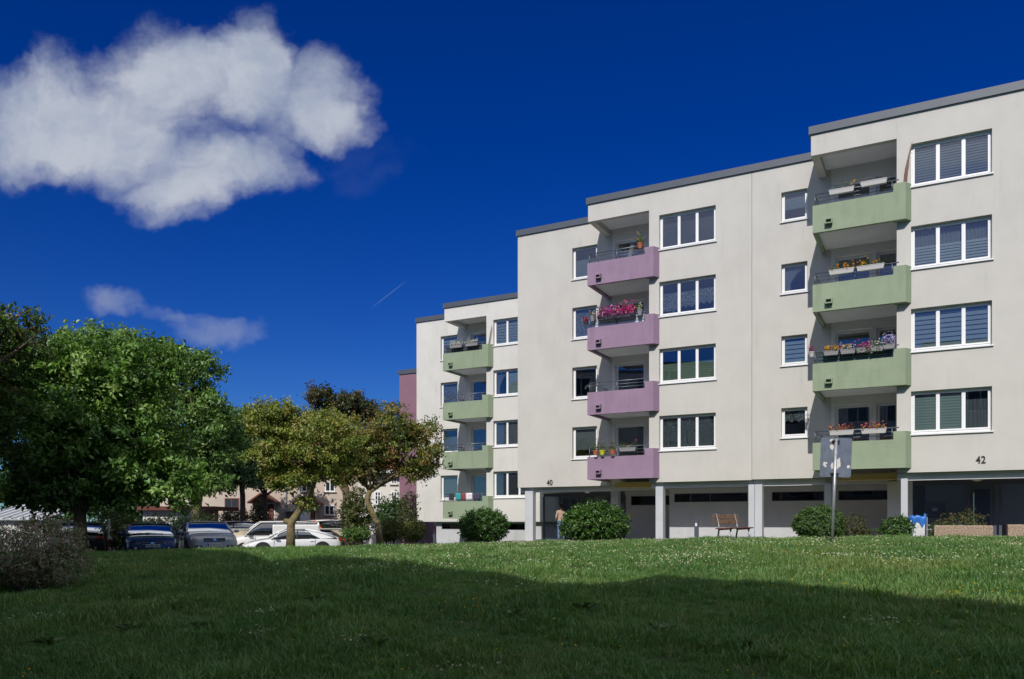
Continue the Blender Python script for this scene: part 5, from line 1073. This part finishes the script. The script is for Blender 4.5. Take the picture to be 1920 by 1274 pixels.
for c_, m_, l_ in ((.42, terra, 'orange pot with a small plant at the left of the lowest purple balcony'), (.72, ypot, 'yellow pot with a leafy plant on the lowest purple balcony'), (1.18, terra, 'orange pot with a tall plant in the middle of the lowest purple balcony')): flowerbox(l_, *B_, zA(3), c_, .26, m_, RED, 4, pot=True, h=.2, group=PG, foliage=110, spread=.18, lift=-.16)
zC = lambda i: 11.9-ST*i-1.62
flowerbox('dark trough with white flowers on the lower block, left of the pair', *C_, zC(0), .95, .78, gbox, WH, 60, group=PG, spread=.08); flowerbox('dark trough with white flowers on the lower block, right of the pair', *C_, zC(0), 1.95, .78, gbox, WH, 60, group=PG, spread=.08)
# washing on the lowest balcony of the lower block
for c_, wd_, col_, l_ in ((.55, .34, (.03, .03, .05), 'black garment drying on the lowest balcony of the lower block'), (.98, .36, (.04, .28, .30), 'turquoise towel drying on the lowest balcony of the lower block'), (1.32, .26, (.25, .05, .07), 'dark red cloth drying on the lowest balcony of the lower block'), (1.68, .42, (.68, .64, .70), 'white patterned cloth drying on the lowest balcony of the lower block'), (2.15, .40, (.05, .05, .09), 'navy cloth drying on the lowest balcony of the lower block')):
    u = C_[0]-2.63+c_; X, Y = uw(u, WC-.3+.04); e = empty('laundry', (X, Y, zC(3)+.03), TH, l_, 'laundry', 'washing on the balcony rail'); m = MB(); n = 10
    m.loft([[(-wd_/2+wd_*i/n, -.012+.012*math.sin(i*1.7+k_*.3), .42-k_*.095) for i in range(n+1)] + [(wd_/2-wd_*i/n, .004+.012*math.sin((n-i)*1.7+k_*.3), .42-k_*.095) for i in range(n+1)] for k_ in range(5)]); m.build('cloth', pmat('cloth_%d' % int(c_*100), col_, .9, var=.4 if c_ == 1.68 else .1, vscale=14), e, smooth=True)
# dry climber beside the top green balcony, furled parasol on the lower block's top balcony
u, w = -1.0, WA-.05; X, Y = uw(u, w); e = empty('dry_climber', (X, Y, 12.1), TH, 'dry brown climber reaching from the top green balcony to the window', 'climber'); m = MB()
for k_ in range(5): m.tube([(.02*k_, -.04, .0), (.05+.02*k_, -.05, .55), (.16+.01*k_, -.04, 1.05+.04*k_), (.26, -.03, 1.32+.03*k_)], [.018, .014, .010, .004], 5)
m.build('stems', pmat('dry_stem', (.22, .13, .10), .9), e); p = rng.uniform(0, 1, 40)[:, None]*np.array([[.22, 0, 1.3]])+rng.normal(0, .025, (40, 3))+[.02, -.05, .02]; leaf_obj('dry_leaves', p, rng.normal(size=(40, 3)), rng.uniform(.03, .06, 40), .5, palette(40, [(.25, .17, .12), (.3, .2, .16)]), leaf_m, e)
u = -21.6; X, Y = uw(u, WC-.12); e = empty('furled_parasol', (X, Y, zC(0)+.05), TH, 'furled brown parasol leaning on the top balcony of the lower block', 'parasol'); MB().tube([(0, 0, 0), (.22, 0, 1.15)], [.03, .02], 8).build('furled_canopy', pmat('parasol_cloth', (.16, .10, .08), .9), e); MB().tube([(.22, 0, 1.15), (.24, 0, 1.25)], .01, 6).build('tip', steel, e)
# orchid behind a window of block 40
u = -13.98; X, Y = uw(u, WB2+.30); e = empty('potted_orchid', (X, Y, Z(2, 0)-1.36), TH, 'white orchid standing behind the third floor window of block 40', 'orchid'); MB().lathe([(.05, 0), (.07, .14), (.06, .14), (.001, .12)], 14).build('pot', wbox, e); m = MB()
pp = []
for s in (-.22, -.05, .15): m.tube([(0, 0, .1), (s*.5, 0, .4), (s, 0, .6), (s*1.5, 0, .58)], .008, 5); pp += [(s*(.7+.16*i), -.02, .46+.05*i-.012*i*i) for i in range(6)]
m.build('stalks', MATS['leaf'] if False else pmat('stalk_green', (.1, .2, .05), .7), e); g = np.repeat(np.array(pp), 5, 0); leaf_obj('flowers', g+rng.normal(0, .02, g.shape), rng.normal(size=g.shape), np.full(len(g), .07), .8, palette(len(g), WH), petal_m, e)

# ------------------------------------------------------------------ person at the entrance of block 40
def person():
    p = at(1052, 1010, 38.6); e = empty('person', (p.x, p.y, 0.0), R(12), 'person in beige jumper and jeans seen from behind at the entrance of block 40', 'person')
    V = [(0, 0, .95), (0, .0, 1.18), (0, .01, 1.38), (0, 0, 1.47), (0, -.0, 1.53), (0, .02, 1.60), (0, .02, 1.70), (-.10, 0, .90), (-.11, .02, .50), (-.12, 0, .09), (-.12, .14, .04), (.10, 0, .90), (.12, -.02, .50), (.13, -.04, .09), (.14, .10, .04),
         (-.18, 0, 1.39), (-.24, .0, 1.12), (-.20, .16, .98), (-.17, .24, .98), (.18, 0, 1.39), (.25, .02, 1.12), (.22, .20, 1.02), (.19, .28, 1.03)]
    E_ = [(0, 1), (1, 2), (2, 3), (3, 4), (4, 5), (5, 6), (0, 7), (7, 8), (8, 9), (9, 10), (0, 11), (11, 12), (12, 13), (13, 14), (2, 15), (15, 16), (16, 17), (17, 18), (2, 19), (19, 20), (20, 21), (21, 22)]
    rad = [(.15, .11), (.14, .10), (.15, .10), (.07, .07), (.055, .055), (.085, .10), (.07, .085), (.095, .10), (.07, .07), (.048, .05), (.045, .035), (.095, .10), (.07, .07), (.048, .05), (.045, .035), (.07, .07), (.052, .052), (.04, .04), (.035, .025), (.07, .07), (.052, .052), (.04, .04), (.035, .025)]
    def fingers(wr, d):
        for k_ in range(4):
            b = len(V); o_ = (k_-1.5)*.018; V.append((wr[0]+o_, wr[1]+.05, wr[2]-.005)); V.append((wr[0]+o_, wr[1]+.085-.008*abs(k_-1.3), wr[2]-.03)); E_.append((d, b)); E_.append((b, b+1)); rad.extend([(.009, .009), (.008, .008)])
        b = len(V); s = 1 if wr[0] < 0 else -1; V.append((wr[0]+s*.04, wr[1]+.02, wr[2]+.01)); V.append((wr[0]+s*.05, wr[1]+.05, wr[2]-.01)); E_.append((d, b)); E_.append((b, b+1)); rad.extend([(.011, .011), (.009, .009)])
    fingers(V[18], 18); fingers(V[22], 22)
    me = bpy.data.meshes.new('body'); me.from_pydata(V, E_, []); me.update(); o = bpy.data.objects.new('body', me); C.objects.link(o)
    sk = o.modifiers.new('skin', 'SKIN'); sk.use_smooth_shade = True
    for i, r_ in enumerate(rad): me.skin_vertices[0].data[i].radius = r_
    me.skin_vertices[0].data[0].use_root = True
    ss = o.modifiers.new('s', 'SUBSURF'); ss.levels = 2; ss.render_levels = 2
    bpy.context.view_layer.update(); dg = bpy.context.evaluated_depsgraph_get(); me2 = bpy.data.meshes.new_from_object(o.evaluated_get(dg)); bpy.data.objects.remove(o)
    me2.name = 'body'; me2.materials.clear()
    for q in (pmat('jumper', (.42, .31, .24), .9, var=.1, vscale=8), pmat('denim', (.12, .19, .34), .9, var=.2, vscale=12), pmat('skin', (.52, .32, .24), .6), pmat('shoe', (.10, .07, .08), .7)): me2.materials.append(q)
    for pl_ in me2.polygons:
        c = pl_.center; pl_.use_smooth = True
        pl_.material_index = 2 if c.z > 1.46 or (c.y > .21 and c.z > .85) else 0 if (c.z > .97 or abs(c.x) > .19) and c.z > .8 else 3 if c.z < .085 else 1
    o = bpy.data.objects.new('body', me2); C.objects.link(o); o.parent = e
    h = MB(); n = 14; rings = []
    for j in range(8):
        a = math.pi*j/7; rr = math.sin(a); rings.append([(.098*max(rr, .02)*math.cos(2*math.pi*i/n), -.012+.115*max(rr, .02)*math.sin(2*math.pi*i/n) - (.02 if j > 4 else 0), 1.655+.125*math.cos(a)-(0 if True else 0)) for i in range(n)])
    h.loft(rings[::-1]); h.tube([(0, -.10, 1.66), (0, -.15, 1.62), (0, -.13, 1.52)], [.04, .045, .02], 8); h.build('hair', pmat('dark_hair', (.035, .02, .015), .6), e, smooth=True, subsurf=1)
    for s in (-1, 1): MB().lathe([(.001, 0), (.012, .006), (.010, .02), (.001, .024)], 10, 'y', (s*.036, .118, 1.625)).build('eye', blackp, e)
    MB().loft([[(-.014, .12, 1.59), (.014, .12, 1.59), (0, .115, 1.635)], [(-.004, .142, 1.588), (.004, .142, 1.588), (0, .125, 1.63)]]).build('nose', MATS['skin'], e, smooth=True); MB().box(-.025, .025, .112, .122, 1.555, 1.565).build('mouth', redlamp, e)
person()

# ------------------------------------------------------------------ houses at the back left
cream = pmat('house_render', (.52, .44, .38), .9, var=.08, vscale=.6, bump=.3, bscale=30, dirt=((.34, .29, .25), .8, (1, 1, .4), .4)); whiteh = pmat('house_white', (.66, .64, .61), .9, var=.06, vscale=.6); tile = pmat('roof_tile', (.20, .06, .04), .85, var=.3, vscale=4, bump=.6, bscale=12); brownw = pmat('brown_wood', (.13, .035, .025), .6)
def hwin(parent, x0, x1, z0, z1, y=0, dark=False, bars=1, rows=1):
    m = MB(); f = .06; m.box(x0-.02, x1+.02, y-.05, y+.03, z0-.02, z0+f); m.box(x0-.02, x1+.02, y-.05, y+.03, z1-f, z1+.02); m.box(x0-.02, x0+f, y-.05, y+.03, z0+f, z1-f); m.box(x1-f, x1+.02, y-.05, y+.03, z0+f, z1-f)
    for i in range(bars): c_ = x0+(x1-x0)*(i+1)/(bars+1); m.box(c_-.035, c_+.035, y-.05, y+.03, z0+f, z1-f)
    for i in range(rows-1): c_ = z0+(z1-z0)*(i+1)/rows; m.box(x0+f, x1-f, y-.045, y+.03, c_-.02, c_+.02)
    o = m.build('window', brownw if dark else pvc, parent); MB().box(x0+f, x1-f, y-.02, y+.01, z0+f, z1-f).build('pane', pmat('house_pane', (.025, .03, .04), .08), o); MB().box(x0-.12, x1+.12, y-.12, y+.01, z0-.08, z0-.025).build('sill', pmat('grey_sill', (.4, .38, .36), .8), o)
def tiles(parent, x0, x1, y0, z0, y1, z1, rows=12):
    m = MB()
    for i in range(rows):
        a, b = i/rows, (i+1.12)/rows; ya, za, yb_, zb_ = y0+(y1-y0)*a, z0+(z1-z0)*a, y0+(y1-y0)*min(b, 1), z0+(z1-z0)*min(b, 1)
        m.quad((x0, ya, za+.04), (x1, ya, za+.04), (x1, yb_, zb_), (x0, yb_, zb_)); m.quad((x0, ya, za), (x1, ya, za), (x1, ya, za+.04), (x0, ya, za+.04))
    return m.build('roof_slope', tile, parent)
D = 60.; sc = D/F; X0 = (300-960)*sc; gz = -1.25
hx = lambda px_: (px_-300)*sc
hz_ = lambda py_: EYE+(Y0-py_)*sc-gz
h1 = empty('row_house', (X0, D, gz), 0, 'pale pink rendered house with two gabled porches beyond the car park', 'house')
MB().box(0, hx(690), 0, 9, -.2, hz_(872)).build('wall', cream, h1)
tiles(h1, -.4, hx(690)+.3, -.5, hz_(874), 4.6, hz_(800)); tiles(h1, -.4, hx(690)+.3, 9.6, hz_(874), 4.6, hz_(800))
MB().tube([(-.4, -.55, hz_(876)), (hx(690)+.3, -.55, hz_(876))], .07, 8).build('gutter', pmat('zinc', (.4, .41, .42), .5, .5), h1); MB().tube([(hx(537), -.08, 0), (hx(537), -.08, hz_(876))], .05, 8).build('downpipe', MATS['zinc'], h1)
for a, b_, c_, d_, dk in ((422, 448, 958, 935, True), (609, 627, 966, 948, False), (610, 628, 922, 904, False), (566, 584, 922, 900, False), (420, 440, 912, 893, False)): hwin(h1, hx(a), hx(b_), hz_(c_), hz_(d_), 0, dk)
def porch(x0, x1, xd0, xd1, ye, yr, post=None, garage=None):
    m = MB(); c_ = (hx(x0)+hx(x1))/2; g = [(hx(x0), hz_(ye)), (c_, hz_(yr)), (hx(x1), hz_(ye))]
    r = [[(a, y_, z_) for a, z_ in g]+[(a, y_, z_-.12) for a, z_ in reversed(g)] for y_ in (-1.3, -.002)]; pr = MB().loft(r).build('porch_roof', brownw, h1)
    d = MB().box(hx(xd0), hx(xd1), -.06, .01, .5, hz_(945)).build('door', brownw, h1); MB().box(hx(xd0)-.08, hx(xd1)+.08, -.04, -.002, .45, hz_(943)).build('door_frame', pvc, h1)
    for i in range(3): MB().box(hx(xd0)-.3, hx(xd1)+.5, -1.2+.35*i, -.003, .16*i, .16*(i+1)-.002).build('step', pmat('red_brick_step', (.16, .06, .045), .9), h1)
    for xx in ([post] if post else []): MB().box(hx(xx)-.07, hx(xx)+.07, -1.25, -1.1, 0, hz_(ye)-.05).build('post', brownw, h1)
    rl = MB(); rl.tube([(hx(xd1)+.4, -1.2, .9), (hx(xd1)+.9, -2.0, .3)], .025, 6); rl.tube([(hx(xd1)+.4, -1.2, .2), (hx(xd1)+.4, -1.2, .9)], .025, 6); rl.tube([(hx(xd1)+.9, -2., 0), (hx(xd1)+.9, -2., .3)], .025, 6); rl.build('handrail', steel, h1)
porch(474, 526, 503, 514, 942, 924, None); porch(556, 606, 582, 591, 944, 930, 593)
MB().box(hx(569), hx(588), -1.0, -.9, 0, hz_(958)).build('white_screen', pvc, h1); MB().box(hx(535), hx(592), -.9, -.003, hz_(960), hz_(956)).build('canopy', pmat('zinc', (.4, .41, .42)), h1)
# flat-roofed garage in front of it
D2 = 52.; g_ = at(268, 1000, D2); e = empty('garage', (g_.x, D2, -1.15), 0, 'low flat roofed garage with brown roof edge left of the pale house', 'garage'); k2 = D2/F; zz = lambda py_: EYE+(Y0-py_)*k2+1.15
MB().box(0, 138*k2*.72, 0, 4, -.1, zz(957)).build('wall', whiteh, e); MB().box(-.25, 138*k2, -.5, 4.2, zz(957), zz(950)).build('roof', brownw, e); MB().box(138*k2*.93, 138*k2*.96, -.3, -.2, -.1, zz(957)).build('post', brownw, e); MB().box(.5, 2.9, -.03, -.002, 0, 1.9).build('garage_door', pmat('zinc2', (.45, .45, .45), .5), e)
# white house behind the small trees
D3 = 57.; k3 = D3/F; q = at(672, 1000, D3); h2 = empty('row_house', (q.x, D3, -1.3), 0, 'white house with barred sash window left of the purple end wall', 'house'); z3 = lambda py_: EYE+(Y0-py_)*k3+1.3
MB().box(0, 100*k3, 0, 8, -.2, z3(885)).build('wall', whiteh, h2); tiles(h2, -.5, 100*k3+.5, -.6, z3(887), 4, z3(800)); MB().box(-.5, 100*k3+.5, -.7, -.58, z3(888), z3(882)).build('eave_board', pvc, h2)
hwin(h2, 31*k3, 42*k3, z3(946), z3(922), 0, False, 1, 3); hwin(h2, 38*k3, 48*k3, z3(908), z3(894), 0, False, 1, 2); hwin(h2, 62*k3, 72*k3, z3(908), z3(894), 0, False, 1, 2); hwin(h2, 62*k3, 72*k3, z3(946), z3(922), 0, False, 1, 3)
# pale shed with ribbed roof at the far left
D4 = 44.; k4 = D4/F; q = at(-40, 1000, D4); sd = empty('shed', (q.x, D4, park_z(44)), 0, 'pale shed with a ribbed grey roof behind the flowering shrub', 'shed'); z4 = lambda py_: EYE+(Y0-py_)*k4-park_z(44)
MB().box(0, 130*k4, 0, 4, 0, z4(975)).build('wall', whiteh, sd); r_ = MB().loft([[(-.2, -.3, z4(976)), (132*k4, -.3, z4(976)), (132*k4, 4, z4(945)), (-.2, 4, z4(945))], [(-.2, -.3, z4(974)), (132*k4, -.3, z4(974)), (132*k4, 4, z4(943)), (-.2, 4, z4(943))]]).build('roof', pmat('ribbed_roof', (.34, .35, .37), .7), sd)
for i in range(9): x_ = i*130*k4/8; MB().loft([[(x_-.04, -.3, z4(974)), (x_+.04, -.3, z4(974)), (x_+.04, 4, z4(943)), (x_-.04, 4, z4(943))], [(x_-.04, -.3, z4(974)+.06), (x_+.04, -.3, z4(974)+.06), (x_+.04, 4, z4(943)+.06), (x_-.04, 4, z4(943)+.06)]]).build('rib', pvc, r_)
